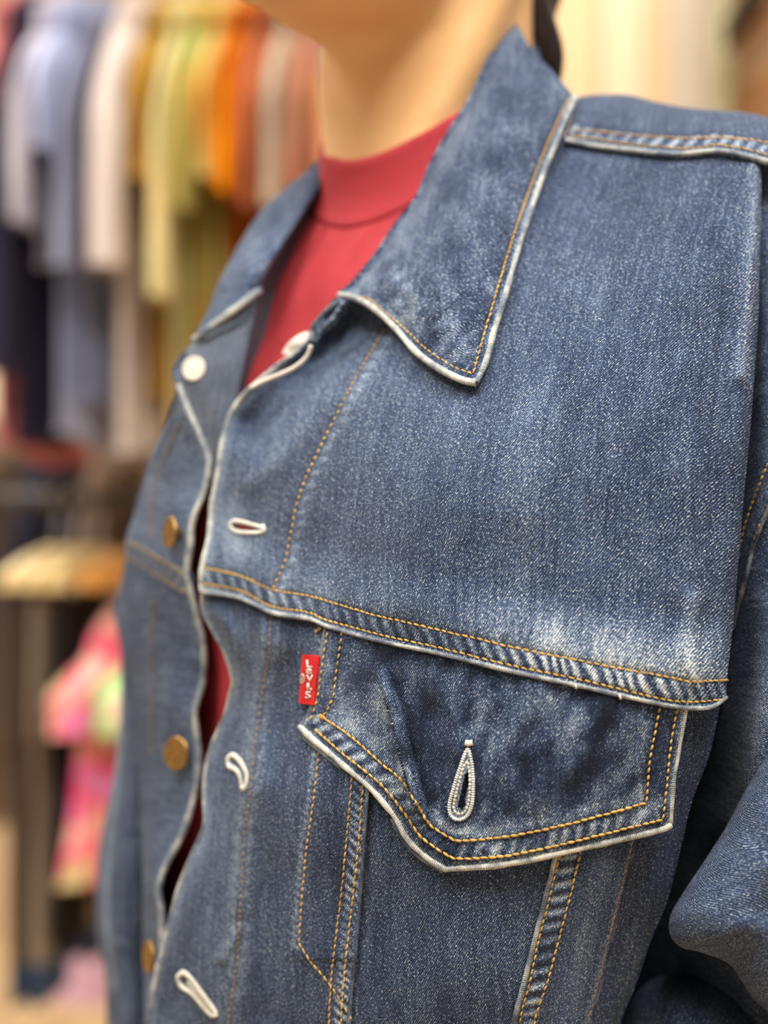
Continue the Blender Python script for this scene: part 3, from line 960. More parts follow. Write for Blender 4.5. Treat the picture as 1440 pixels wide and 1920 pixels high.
def left_wear_shade(u, v):
    w = -0.03 + 0.14 * (fbm(u / 45, v / 260, 41) - 0.5)
    x, s, sd = dist(u, v, plkl)
    w = w + 0.16 * gauss(x - 12, 9) * (0.4 + rope(s, x, 30, 71)) + 0.05 * (sd > 0)
    w = w + 0.35 * gauss(np.hypot(u - 425, v - 1790), 26) * rope(u + v, u - v, 14, 51)
    x, s, _ = dist(u, v, fel); w = w + 0.22 * gauss(x, 12)
    x, s, sd = dist(u, v, pkt); w = w + 0.36 * gauss(x - 9, 6) * (sd > 0) * (v < 1790) * (0.4 + rope(s, x, 15, 81)) - 0.06 * smooth(0, 30, x) * (sd < 0) * (x < 80)
    x, s, _ = dist(u, v, seam_l)
    w = w + (0.75 * rope(s, x, 19, 61, 0.8) - 0.05) * smooth(2, 8, x) * (1 - smooth(24, 38, x)) + 0.32 * gauss(x, 4)
    x, s, _ = dist(u, v, hem); w = w - 0.16 * gauss(x, 34)  # shadow below the yoke hem painted into the colour
    return w


def right_depth(u, v):
    d = low_depth(0.0014)(u, v)
    x, s, _ = dist(u, v, seam_r); d = d - 0.0008 * rope(s, x, 26, 91) * gauss(x - 24, 13)
    x, s, _ = dist(u, v, side_s); d = d + 0.004 * np.exp(-x / 14.0)
    x, _, _ = dist(u, v, cr([(1130, 1600), (1095, 1750), (1060, 1920)], 20)); d = d - 0.0022 * gauss(x, 26)
    return d


def right_wear_shade(u, v):
    w = -0.02 + 0.10 * (fbm(u / 40, v / 120, 43) - 0.5)
    x, s, _ = dist(u, v, seam_r)
    w = w + (0.80 * rope(s, x, 27, 91, 0.5) - 0.12) * smooth(8, 14, x) * (1 - smooth(36, 46, x)) + 0.45 * gauss(x, 6) + 0.14 * gauss(x - 90, 26)
    x, s, _ = dist(u, v, side_s); w = w + 0.16 * gauss(x - 6, 7)
    x, s, _ = dist(u, v, cr([(1288, 1320), (1257, 1545), (960, 1617)], 40)); w = w - 0.12 * gauss(x, 36)  # shadow beside and below the flap painted into the colour
    return w


def side_depth(u, v):
    d = low_depth(-0.0035)(u, v)
    x, s, _ = dist(u, v, side_e); d = d + 0.010 * np.exp(-x / 12.0)
    return d


def centre_wear_shade(u, v):
    w = 0.0 + 0.12 * (fbm(u / 60, v / 200, 47) - 0.5)
    x, _, _ = dist(u, v, cr([(660, 1450), (740, 1530), (835, 1630), (960, 1617), (1060, 1595)], 40)); w = w - 0.10 * gauss(x, 26)  # painted shadow along the flap's lower edge
    return w


CEN = panel('pocket_panel', coons([(690, 1170), (900, 1220), (1135, 1262)], [(640, 2200), (800, 2200), (960, 2200)], [(690, 1170), (684, 1480), (664, 1753), (640, 2200)],
            [(1135, 1262), (1075, 1530), (1055, 1613), (1017, 1760), (960, 2200)], 5.0), centre_depth, DENIM, JK, 0.0012, centre_wear_shade, base=D)
LFT = panel('placket_panel', coons([(379, 1096), (451, 1108), (510, 1137), (600, 1150), (706, 1170)], [(272, 2200), (460, 2200), (648, 2200)], FRONT_EDGE_LOW, SEAM_L, 4.0), left_depth, DENIM, JK, 0.0014, left_wear_shade, base=D)
RGT = panel('front_panel', coons([(1120, 1260), (1190, 1275), (1262, 1290)], [(947, 2200), (1020, 2200), (1092, 2200)], SEAM_R, SIDE_SEAM, 4.0), right_depth, DENIM, JK, 0.0014, right_wear_shade, base=D)
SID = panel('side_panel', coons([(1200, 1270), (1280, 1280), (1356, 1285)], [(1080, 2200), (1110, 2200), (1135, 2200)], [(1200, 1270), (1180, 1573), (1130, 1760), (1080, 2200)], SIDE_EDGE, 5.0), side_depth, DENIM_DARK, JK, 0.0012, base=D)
edge('rolled_edge', FRONT_EDGE_LOW, left_depth, 0.00085, LFT, wear=0.30, seed=8)
edge('rolled_edge', SEAM_L[1:], left_depth, 0.0006, LFT, wear=0.05, seed=9)
edge('rolled_edge', SEAM_R[1:], right_depth, 0.0009, RGT, wear=0.25, seed=10)
edge('rolled_edge', SIDE_SEAM[1:], right_depth, 0.0006, RGT, wear=-0.05, seed=12)
stitches('topstitching', [(598, 1405)] + PKT[2:], left_depth, LFT, seed=11, fill=0.72, r=0.36e-3)
stitches('topstitching', PKT_D, left_depth, LFT, seed=12, r=0.33e-3)
stitches('topstitching', [(662, 1440), (652, 1545), (642, 1650), (630, 1753), (619, 1860), (610, 2190)], left_depth, LFT, seed=13, r=0.30e-3)
stitches('topstitching', [(681, 1465), (671, 1590), (662, 1680), (653, 1753), (640, 1900), (632, 2190)], left_depth, LFT, seed=14, r=0.34e-3)
stitches('topstitching', PLK_LOW, left_depth, LFT, seed=15, mat=TAN, r=0.34e-3, fill=0.8)
stitches('topstitching', [(1050, 1600), (1031, 1680), (1012, 1753), (993, 1840), (974, 1920), (957, 2190)], right_depth, RGT, seed=16, r=0.36e-3)
stitches('topstitching', [(1090, 1590), (1072, 1668), (1050, 1753), (1027, 1840), (1002, 1920), (983, 2190)], right_depth, RGT, seed=17, r=0.36e-3)
stitches('topstitching', [(1186, 1575), (1166, 1660), (1141, 1760), (1121, 1840), (1102, 1920)], right_depth, RGT, seed=18, r=0.30e-3, mat=TAN)
buttonhole('buttonhole', [(428, 1424), (436, 1416), (446, 1422), (455, 1434), (463, 1452), (462, 1470), (456, 1478), (453, 1464), (449, 1450), (441, 1442), (430, 1436)], left_depth, LFT, 1.05e-3)
buttonhole('buttonhole', [(334, 1832), (344, 1824), (358, 1834), (372, 1852), (388, 1874), (404, 1896), (404, 1903), (394, 1900), (376, 1880), (360, 1862), (340, 1848)], left_depth, LFT, 1.05e-3)
stitches('bar_tack', [(452, 1425), (458, 1440), (462, 1452), (460, 1474)], left_depth, LFT, mat=CREAM, pitch=1.2e-3, r=0.7e-3, fill=1.1, seed=4)
stitches('bar_tack', [(352, 1842), (372, 1864), (392, 1888), (402, 1900)], left_depth, LFT, mat=CREAM, pitch=1.2e-3, r=0.8e-3, fill=1.1, seed=5)

# ---- pocket flap
FL_L = [(614, 1160), (600, 1233), (590, 1307), (577, 1340), (563, 1362)]
FL_B = [(563, 1362), (585, 1384), (607, 1402), (660, 1447), (700, 1482), (740, 1529), (763, 1569), (800, 1606), (836, 1629), (858, 1627), (905, 1624), (960, 1617), (1043, 1600), (1143, 1577), (1243, 1553), (1257, 1545)]
FL_R = [(1290, 1305), (1285, 1335), (1273, 1403), (1262, 1470), (1257, 1545)]
FL_T = [(614, 1160), (713, 1182), (813, 1204), (960, 1238), (1160, 1283), (1290, 1305)]
flb = cr(FL_B, 140, sharp=(8,)); fll = cr(FL_L, 60); flr = cr(FL_R, 60)
CREASE = cr([(712, 1235), (730, 1275), (752, 1340), (772, 1420), (788, 1480), (797, 1520)], 40)


def flap_depth(u, v):
    d = D(u, v) - 0.0030
    x, s, _ = dist(u, v, flb); d = d - 0.0018 * gauss(x, 55) + 0.0005 * gauss(x, 7)
    d = d - 0.0007 * rope(s, x, 27, 111) * gauss(x - 32, 13)
    xl, _, _ = dist(u, v, fll); d = d + 0.0006 * gauss(xl, 6)
    x, s, sd = dist(u, v, CREASE)
    L = 300.0
    e = smooth(0, 70, s) * (1 - smooth(L - 15, L + 8, s)) * (x < 400)
    q = x * np.where(sd < 0, 1, -1)          # positive to the right of the crease
    d = d - 0.0066 * e * (np.exp(-np.abs(q + 14) / 16.0)) * (q < 8) * smooth(8, -4, q)
    d = d + 0.0030 * e * gauss(q - 6, 8)
    d = d - 0.0020 * gauss(np.hypot((u - 690) / 1.0, (v - 1300) / 1.3), 55)
    d = d - 0.0018 * gauss(np.hypot((u - 868) / 0.8, (v - 1470) / 2.0), 34)
    d = d - 0.0014 * (fbm(u / 80, v / 80, 23) - 0.5) - 0.0012 * (fbm(u / 30, v / 45, 29) - 0.5)
    for path, h, w in (([(1000, 1290), (960, 1380), (930, 1450)], 0.0016, 26), ([(1130, 1330), (1080, 1430), (1010, 1500)], 0.0012, 30), ([(800, 1270), (840, 1330), (855, 1400)], 0.0012, 22)):
        x, _, _ = dist(u, v, cr(path, 20)); d = d - h * gauss(x, w)
    return d


IN_ROW = [(642, 1180), (630, 1260), (623, 1310), (605, 1345), (653, 1377), (713, 1430), (753, 1463), (787, 1517), (807, 1547), (853, 1577), (905, 1574), (960, 1567), (1060, 1547), (1160, 1520), (1212, 1505), (1217, 1437), (1227, 1380), (1240, 1310)]
OUT_ROW = [(617, 1168), (605, 1237), (595, 1307), (582, 1352), (590, 1367), (647, 1417), (713, 1470), (760, 1527), (787, 1567), (820, 1592), (850, 1610), (905, 1609), (960, 1603), (1060, 1582), (1160, 1557), (1243, 1537), (1252, 1453), (1260, 1380), (1274, 1312)]
HOLE = A((877, 1440), (881, 1452), (879, 1475), (872, 1492), (873, 1508), (867, 1517), (858, 1512), (862, 1490), (868, 1465))
HOLE_OUT = [(878, 1402), (884, 1428), (887, 1455), (887, 1485), (884, 1512), (875, 1530), (861, 1537), (847, 1531), (842, 1514), (847, 1490), (855, 1462), (865, 1432), (873, 1410)]
hole_c = cr(HOLE_OUT + HOLE_OUT[:1], 60)
inr = cr(IN_ROW, 200, sharp=(3, 9, 14)); outr = cr(OUT_ROW, 200, sharp=(4, 10, 15))


def flap_wear_shade(u, v):
    w = -0.06 + 0.80 * (fbm(u / 60 + v / 150, v / 100 - u / 190, 31) - 0.5)
    x, s, _ = dist(u, v, flb)
    w = w + 0.50 * gauss(x, 7) + smooth(12, 20, x) * (1 - smooth(36, 48, x)) * (0.85 * rope(s, x, 28, 111, -0.5) - 0.12 + 0.14 * smooth(900, 1200, u))
    xr, sr_, _ = dist(u, v, flr); w = w + 0.38 * gauss(xr, 7) - 0.16 * gauss(xr - 45, 30) * (v < 1470)
    xl, sl_, _ = dist(u, v, fll); w = w + 0.30 * gauss(xl, 5) - 0.12 * gauss(xl - 26, 20)
    for r in (inr, outr):
        x, _, _ = dist(u, v, r); w = w - 0.14 * gauss(x, 5)  # painted seam shade along the flap's stitch rows
    w = w + 0.55 * (fbm(u / 26 + v / 60, v / 34 - u / 90, 37) - 0.5)
    x, _, _ = dist(u, v, inr); ins = inside(u, v, np.vstack([inr[:, :2]]))
    w = w + 0.20 * gauss(x - 16, 12) * ins * (v > 1350)
    x, s, sd = dist(u, v, CREASE); q = x * np.where(sd < 0, 1, -1)
    w = w + 0.22 * gauss(q + 26, 18) * (s > 40) * (v < 1525) - 0.10 * gauss(q - 14, 16)  # crease's lit left side and shaded right side put into the colour
    w = w + 0.30 * gauss(np.hypot(u - 1225, v - 1510), 22) + 0.16 * gauss(np.hypot((u - 1000) / 1.6, v - 1300), 42) + 0.12 * gauss(np.hypot(u - 690, v - 1320), 40)
    x, _, _ = dist(u, v, hole_c); ih = inside(u, v, A(*HOLE_OUT))
    w = np.where(ih, 0.30, w - 0.14 * gauss(x, 14) * 1.0 + 0.28 * gauss(x - 24, 7) * (v > 1500))
    x, _, _ = dist(u, v, hem); w = w - 0.16 * gauss(x, 26)  # yoke hem's shadow on the flap, painted in
    return w


FLAP = panel('pocket_flap', coons(FL_T, FL_B, FL_L, FL_R, 3.0, sb=(8,)), flap_depth, DENIM, JK, 0.0026, flap_wear_shade, holes=HOLE, base=D)
edge('rolled_edge', FL_B, lambda u, v: flap_depth(u, v) + 0.0006, 0.00130, FLAP, wear=0.48, seed=15, sharp=(8,))
edge('rolled_edge', FL_R, lambda u, v: flap_depth(u, v) + 0.0004, 0.00090, FLAP, wear=0.45, seed=16)
edge('rolled_edge', FL_L, lambda u, v: flap_depth(u, v) + 0.0004, 0.00065, FLAP, wear=0.15, seed=17)
edge('rolled_edge', [(562, 1368), (572, 1384), (596, 1404), (640, 1440)], lambda u, v: flap_depth(u, v) + 0.0024, 0.0009, FLAP, wear=0.05, seed=18)
edge('rolled_edge', [(735, 1534), (757, 1577), (795, 1612), (832, 1634)], lambda u, v: flap_depth(u, v) + 0.0024, 0.0009, FLAP, wear=0.05, seed=19)
stitches('topstitching', OUT_ROW[:4], flap_depth, FLAP, seed=21, fill=0.7, r=0.36e-3)
stitches('topstitching', OUT_ROW[4:16], flap_depth, FLAP, seed=22, sharp=(6,), r=0.46e-3, fill=0.95)
stitches('topstitching', OUT_ROW[15:], flap_depth, FLAP, seed=23, fill=0.75)
stitches('topstitching', IN_ROW[:4], flap_depth, FLAP, seed=24, fill=0.68, r=0.36e-3)
stitches('topstitching', IN_ROW[3:15], flap_depth, FLAP, seed=25, sharp=(6,), r=0.46e-3, fill=0.95)
stitches('topstitching', IN_ROW[14:], flap_depth, FLAP, seed=26, fill=0.75)
stitches('bar_tack', [(600, 1343), (609, 1347)], flap_depth, FLAP, seed=27, r=0.9e-3, pitch=1.6e-3, fill=1.0)
stitches('bar_tack', [(592, 1184), (600, 1178), (606, 1176)], left_depth, FLAP, seed=28, r=0.5e-3, pitch=2.2e-3, lift=0.0012)
buttonhole('buttonhole', HOLE_OUT, flap_depth, FLAP, 0.60e-3, 0.85e-3, mat=PALE_BLUE)
buttonhole('buttonhole', [(877, 1428), (881, 1455), (880, 1490), (875, 1516), (864, 1526), (852, 1519), (853, 1497), (861, 1466), (870, 1436)], lambda u, v: flap_depth(u, v) + 0.0004, FLAP, 0.48e-3, 1.4e-3)
tube('bar_tack', ray(A(872, 878, 886), A(1392, 1394, 1392), flap_depth(A(872, 878, 886), A(1392, 1394, 1392)) - 0.0008), 1.0e-3, CREAM, FLAP, 8, org=JORG)
# loose thread specks hanging under the yoke hem
for px, py in ((1080, 1287), (1163, 1307)):
    tube('loose_thread', ray(A(px - 2, px, px + 1), A(py - 5, py, py + 4), yoke_depth(A(px, px, px), A(py - 4, py - 4, py - 4)) - 0.001), 0.45e-3, CREAM, YOKE, 6, org=JORG)

# ---- red woven tab with cream lettering
n_ = N('red_woven_tab')
o_ = n_.coord('Object')
n_.bump(n_.noise(o_, 2600, 2), 0.4, 0.0002)
RED_TAB = n_.done(n_.ramp(n_.noise(o_, 300, 2), [(0.3, (0.46, 0.012, 0.014)), (0.7, (0.68, 0.022, 0.022))]), 0.55, 0.35)
tabg = coons([(566, 1227), (578, 1228), (598, 1230)], [(560, 1318), (570, 1320), (588, 1322)], [(566, 1227), (563, 1272), (560, 1318)], [(598, 1230), (592, 1278), (588, 1322)], 2.0)


def tab_depth(u, v):
    a = np.interp(v, [1227, 1318], [566, 560])
    s = (u - a)
    return D(u, v) - 0.0046 + 0.0016 * np.exp(-s / 3.0) + 0.0006 * gauss(s - 13, 4) - 0.0002 * (fbm(u / 9, v / 30, 2) - 0.5)


TAB = panel('woven_tab', tabg, tab_depth, RED_TAB, JK, 0.0009)
TAB['label'] = 'red woven tab with cream stacked letters sewn into the flap seam'


def glyph(ch, cx, cy, wpx, hpx, parent, lean=0.0, bold=0.012):
    cu = bpy.data.curves.new('letter', 'FONT'); cu.body = ch; cu.size = 1.0; cu.offset = bold; cu.resolution_u = 4
    ob = bpy.data.objects.new('letter', cu); COL.objects.link(ob)
    dg = bpy.context.evaluated_depsgraph_get()
    me = bpy.data.meshes.new_from_object(ob.evaluated_get(dg))
    bpy.data.objects.remove(ob); bpy.data.curves.remove(cu)
    bm = bmesh.new(); bm.from_mesh(me); bpy.data.meshes.remove(me)
    r = bmesh.ops.extrude_face_region(bm, geom=bm.faces[:])
    top = {v for v in r['geom'] if isinstance(v, bmesh.types.BMVert)}
    co = np.array([v.co[:2] for v in bm.verts]); lo, hi = co.min(0), co.max(0)
    for v in bm.verts:
        a = (v.co.x - lo[0]) / max(hi[0] - lo[0], 1e-6) - 0.5; b = (v.co.y - lo[1]) / max(hi[1] - lo[1], 1e-6) - 0.5
        u = cx + a * wpx + b * lean; w = cy - b * hpx
        d = float(tab_depth(np.array([u]), np.array([w]))[0]) - (0.00045 if v in top else 0.00005)
        p = ray(np.array([u]), np.array([w]), np.array([d]))[0] - JORG
        v.co = p
    bmesh.ops.recalc_face_normals(bm, faces=bm.faces[:])
    me = bpy.data.meshes.new('letter'); bm.to_mesh(me); bm.free(); me.materials.append(CREAM)
    o = bpy.data.objects.new('letter', me); COL.objects.link(o); o.parent = parent


for ch, cx, cy, w, h in (('L', 580, 1244.5, 12, 14), ('e', 579, 1258.5, 11, 12), ('V', 580.5, 1272, 12.5, 13.5), ('I', 577.5, 1287, 5, 13), ("'", 583, 1293, 3, 6), ('S', 577.5, 1303, 10.5, 14)):
    glyph(ch, cx, cy, w, h, TAB, bold=0.02 if ch not in "I'" else 0.03)
glyph('\u00ae', 567, 1272.5, 9, 19, TAB, bold=0.012)

# ---- left collar
CO_FOLD = [(637, 552), (655, 541), (680, 513), (710, 475), (750, 415), (785, 370), (810, 310), (850, 240), (882, 190), (915, 120), (942, 66), (967, 42)]
CO_OUT = [(893, 718), (910, 680), (925, 625), (945, 560), (965, 490), (985, 425), (1010, 350), (1035, 285), (1056, 235), (1078, 183)]
CO_BOT = [(637, 552), (668, 560), (700, 577), (740, 614), (780, 659), (820, 689), (865, 712), (893, 718)]
CO_TOP = [(967, 42), (981, 66), (997, 92), (1018, 115), (1037, 134), (1058, 158), (1078, 183)]
CD = TPS([(637, 552, .551), (655, 541, .553), (710, 475, .559), (785, 370, .567), (850, 240, .580), (915, 120, .599), (967, 42, .620),
          (893, 718, .4885), (925, 625, .4990), (965, 490, .5190), (1010, 350, .550), (1056, 235, .573), (1078, 183, .586),
          (700, 577, .537), (740, 614, .525), (780, 659, .5115), (840, 700, .4970), (1018, 115, .606), (830, 560, .510), (800, 480, .530), (880, 420, .530),
          (930, 300, .552), (980, 180, .583), (720, 530, .538)])
cob = cr(CO_BOT, 80); coo = cr(CO_OUT, 80); cof = cr(CO_FOLD, 80)


def collar_depth(u, v):
    d = CD(u, v)
    x, s, _ = dist(u, v, cof); d = d + 0.009 * np.exp(-x / 11.0)
    x, s, _ = dist(u, v, coo); d = d + 0.0008 * gauss(x, 8) + 0.0005 * gauss(x - 17, 4)
    x, s, _ = dist(u, v, cob)
    d = d + 0.0006 * gauss(x - 20, 4) - 0.0012 * rope(s, x, 62, 121, 0.6) * gauss(x - 55, 32) - 0.0005 * rope(s, x, 24, 125) * gauss(x - 12, 8)
    for path, h, w in (([(700, 520), (760, 540), (810, 590)], 0.0012, 13), ([(840, 660), (880, 640), (915, 640)], 0.0012, 11), ([(820, 620), (870, 600)], 0.0012, 11),
                       ([(760, 440), (860, 420), (960, 430)], 0.0015, 30), ([(860, 280), (930, 260), (1010, 260)], 0.0018, 30)):
        xx, _, _ = dist(u, v, cr(path, 20)); d = d - h * gauss(xx, w)
    return d - 0.0012 * (fbm(u / 70, v / 60, 53) - 0.5) - 0.0014 * (fbm(u / 26, v / 30, 57) - 0.5) * smooth(420, 560, v)


def collar_wear_shade(u, v):
    w = 0.0 + (0.12 + 0.22 * smooth(430, 560, v)) * (fbm(u / 17, v / 15, 67) - 0.5) + 0.34 * (fbm(u / 40 - v / 90, v / 60, 59) - 0.5)
    x, s, _ = dist(u, v, cob)
    w = w + 0.85 * (fbm(u / 24 + v / 30, v / 40, 63) - 0.45) * gauss(x - 50, 55) + 0.5 * gauss(x, 6) - 0.10 * gauss(x - 20, 5)  # worn mottling and edge, plus painted seam shade at the stitches
    x, s, _ = dist(u, v, coo); w = w + 0.42 * gauss(x, 7) - 0.12 * gauss(x - 17, 5)  # pale worn edge, then painted shade in the stitch channel
    x, s, _ = dist(u, v, cof); w = w + 0.14 * gauss(x - 14, 16)
    return w


CG = coons(CO_TOP, CO_BOT, CO_FOLD[::-1], CO_OUT[::-1], 3.5)
CG = np.dstack([CG, collar_depth(CG[..., 0], CG[..., 1])])
# the collar goes on round the back of the neck, out of sight
bk = []
for k, (du, dv, dd) in enumerate(((-2, 6, .018), (-14, 26, .045), (-60, 40, .075), (-150, 50, .095), (-240, 60, .10))):
    r_ = CG[0].copy(); tt = np.linspace(0, 1, len(r_))
    r_[:, 0] += du; r_[:, 1] += dv; r_[:, 2] += dd + 0.004 * tt * (k + 1); bk.append(r_)
CGB = loft([b for b in bk[::-1]] + [CG[0]], CG.shape[1], 14)
CGB[-1] = CG[0]
G_ = np.concatenate([CGB[:-1], CG])
COLLAR = sheet('collar', G_, DENIM_BIAS, JK, 0.0022, collar_wear_shade(G_[..., 0], G_[..., 1]), rot=math.radians(-24), see=(14, 200))
edge('rolled_edge', CO_BOT, lambda u, v: collar_depth(u, v) + 0.0006, 0.00130, COLLAR, wear=0.44, seed=31)
edge('rolled_edge', CO_BOT[1:], lambda u, v: collar_depth(u, v) + 0.0030, 0.0010, COLLAR, wear=-0.02, seed=32)
edge('rolled_edge', CO_OUT, lambda u, v: collar_depth(u, v) + 0.0006, 0.00118, COLLAR, wear=0.34, seed=33)
stitches('topstitching', [(655, 555), (690, 560), (716, 580), (752, 610), (792, 648), (826, 673), (860, 692), (886, 700)], collar_depth, COLLAR, seed=31, r=0.36e-3, fill=0.7)
stitches('topstitching', [(888, 700), (897, 665), (911, 615), (931, 548), (951, 480), (972, 415), (998, 342), (1023, 279), (1045, 230), (1068, 183)], collar_depth, COLLAR, seed=32, r=0.40e-3, fill=0.96)
# inner stand: rolls down from the fold towards the neck
fold3 = np.column_stack([cr(CO_FOLD, 70), collar_depth(*cr(CO_FOLD, 70).T)])
st = [fold3]
for du, dv, dd in ((2, 1, .006), (14, 8, .016), (34, 34, .020), (52, 80, .020)):
    c = fold3.copy(); c[:, 0] += du; c[:, 1] += dv; c[:, 2] += dd; st.append(c)
G_ = loft(st, 70, 24)
STAND = sheet('collar_stand', G_, DENIM, JK, 0.0015, np.full(G_.shape[:2], 0.05))
# the end of the stand, a puckered tab beside the collar corner
SE_T = [(632, 566), (646, 562), (657, 566)]; SE_B = [(583, 640), (590, 642), (600, 634)]
se = coons(SE_T, SE_B, [(632, 566), (607, 588), (588, 612), (583, 640)], [(657, 566), (645, 590), (622, 616), (600, 634)], 2.0)
sec = cr([(644, 564), (625, 594), (603, 618), (590, 640)], 40)


def stand_end_depth(u, v):
    x, s, sd = dist(u, v, sec)
    return np.interp(v, [560, 645], [.5505, .5600]) - 0.0045 * gauss(x, 15) + 0.0020 * gauss(x - 6, 4) * (sd > 0) * (s < 50) - 0.0008 * rope(s, x, 17, 131)


def stand_end_wear(u, v):
    x, s, _ = dist(u, v, sec)
    return 0.06 + 0.30 * gauss(x, 7) * (0.5 + fbm(u / 8, v / 8, 7)) - 0.15 * gauss(x - 6, 4)


SEND = panel('stand_end', se, stand_end_depth, DENIM, JK, 0.003, stand_end_wear)
edge('rolled_edge', [(632, 566), (607, 588), (588, 612), (583, 640)], stand_end_depth, 0.0010, SEND, wear=0.15, seed=41)
# white facing tape that peeps out at the front edge, and its loose hem
tape = coons([(560, 627), (572, 622), (583, 622)], [(528, 662), (540, 664), (556, 656)], [(560, 627), (540, 643), (528, 662)], [(583, 622), (574, 640), (556, 656)], 3.0)
WHITE_TAPE = plain('white_cotton_tape', (0.72, 0.66, 0.58), 0.9, 0.08, 400)
panel('facing_tape', tape, lambda u, v: 0.566 - 0.002 * gauss(np.hypot(u - 556, v - 642), 16) + 0 * u, WHITE_TAPE, JK, 0.001)
p_ = cr([(583, 648), (578, 664), (568, 677), (549, 691), (525, 702), (500, 712), (470, 727)], 50)
tube('facing_hem', ray(p_[:, 0], p_[:, 1], np.linspace(.550, .562, 50)), 0.0009, WHITE_TAPE, JK, 8, org=JORG)

# ---- shoulder: back yoke laps forward over the front yoke with a double row
SH_E = [(1060, 262), (1110, 273), (1177, 281), (1230, 287), (1277, 289), (1343, 283), (1393, 291), (1440, 304), (1490, 325)]
SH_S = [(1076, 190), (1087, 183), (1120, 180), (1177, 181), (1227, 193), (1277, 203), (1320, 207), (1360, 210), (1403, 214), (1440, 223), (1490, 250)]
she = cr(SH_E, 80)
e3 = np.column_stack([she, yoke_depth(np.minimum(she[:, 0], 1415), she[:, 1]) - 0.0035 + 0.00006 * np.maximum(she[:, 0] - 1415, 0)])
s3 = cr(SH_S, 80)
s3 = np.column_stack([s3, np.interp(s3[:, 0], [1076, 1200, 1300, 1440, 1500], [.612, .598, .580, .560, .562])])
m3 = 0.5 * (e3 + s3); m3[:, 2] -= 0.006; m3[:, 1] -= 4
q3 = s3.copy(); q3[:, 2] += 0.035; q3[:, 1] += 10
q4 = s3.copy(); q4[:, 2] += 0.09; q4[:, 1] += 75; q4[:, 0] -= 25
q5 = s3.copy(); q5[:, 2] += 0.14; q5[:, 1] += 260; q5[:, 0] -= 60
q6 = s3.copy(); q6[:, 2] += 0.17; q6[:, 1] += 620; q6[:, 0] -= 90
BY = loft([e3, m3, s3, q3, q4, q5, q6], 110, 90)
_, sb_, _ = dist(BY[..., 0], BY[..., 1], she)
row = np.linspace(0, 6, 90)[:, None] + 0 * BY[..., 0]
pk = rope(BY[..., 0], BY[..., 1], 29, 141, 0.9)
vis = (row < 1.6)
xe, _, _ = dist(BY[..., 0], BY[..., 1], she)
BY[..., 2] -= np.where(vis, 0.0012 * pk * gauss(xe - 20, 9), 0)
BYW = np.where(vis, 0.55 * gauss(xe, 7) + pk * 0.60 * smooth(9, 15, xe) * (1 - smooth(28, 36, xe)) - 0.12 * gauss(xe - 11, 4) - 0.12 * gauss(xe - 34, 4), 0) - 0.03  # worn edge and puckers, with seam shade painted along both rows
BYK = sheet('back_yoke', BY, DENIM, JK, 0.0022, BYW, see=(0, 25), arc=True)


def by_depth(u, v):
    vis_ = BY[:28].reshape(-1, 3)
    return np.array([vis_[np.argmin((vis_[:, 0] - a)**2 + (vis_[:, 1] - b)**2), 2] for a, b in zip(np.ravel(u), np.ravel(v))]) - 0.0008


def smooth_by(u, v):
    k = np.ones(15) / 15; d = by_depth(u, v)
    return np.convolve(np.pad(d, 7, mode='edge'), k, 'valid')


edge('rolled_edge', SH_E[:-1], lambda u, v: smooth_by(u, v) + 0.0005, 0.0010, BYK, wear=0.35, seed=43)
stitches('topstitching', [(1068, 254), (1120, 261), (1160, 267), (1227, 274), (1293, 278), (1343, 272), (1393, 278), (1440, 291), (1480, 305)], smooth_by, BYK, seed=41, r=0.38e-3, slant=0.10)
stitches('topstitching', [(1072, 243), (1120, 246), (1173, 252), (1260, 258), (1300, 259), (1343, 257), (1390, 260), (1440, 268), (1480, 280)], smooth_by, BYK, seed=42, r=0.38e-3, slant=0.10)

# ---- left sleeve
US = loft([A((1340, 330, .575), (1345, 700, .555), (1330, 1100, .552), (1290, 1400, .565), (1200, 1650, .59), (1120, 2150, .61)),
           A((1415, 280, .540), (1405, 700, .518), (1376, 1150, .518), (1340, 1330, .530), (1290, 1560, .556), (1230, 1780, .58), (1170, 2150, .60)),
           A((1452, 285, .540), (1452, 700, .500), (1442, 1150, .497), (1432, 1350, .499), (1405, 1550, .512), (1370, 1700, .53), (1330, 2150, .55)),
           A((1520, 330, .548), (1560, 700, .492), (1570, 1150, .478), (1560, 1500, .482), (1540, 2150, .52)),
           A((1640, 430, .59), (1690, 750, .55), (1700, 1200, .54), (1690, 1600, .54), (1670, 2150, .57)),
           A((1590, 440, .65), (1640, 800, .64), (1640, 1200, .63), (1620, 1600, .63), (1600, 2150, .65)),
           A((1440, 420, .67), (1470, 800, .67), (1460, 1200, .66), (1440, 1600, .66), (1400, 2150, .68)),
           A((1330, 400, .66), (1340, 800, .66), (1320, 1200, .65), (1290, 1600, .66), (1230, 2150, .68))], 150, 150)
AH = [(1475, 790), (1455, 905), (1440, 955), (1428, 985), (1412, 1030), (1397, 1090), (1381, 1150), (1374, 1180)]
ah = cr(AH, 60)
front = (np.linspace(0, 7, 150)[:, None] < 3.2) + 0 * US[..., 0] > 0
x_, s_, sd_ = dist(US[..., 0], US[..., 1], ah)
onb = (sd_ > 0)   # between yoke and seam edge
US[..., 2] -= np.where(front, 0.0016 * smooth(3, -3, -x_ * sd_) * (x_ < 300) * (US[..., 1] < 1250), 0)
US[..., 2] -= 0.0030 * (fbm(US[..., 0] / 60, US[..., 1] / 120, 61) - 0.5)
xf_, _, _ = dist(US[..., 0], US[..., 1], cr([(1462, 1150), (1438, 1300), (1410, 1430), (1380, 1540)], 30))
US[..., 2] -= np.where(front, 0.011 * gauss(xf_, 42), 0)
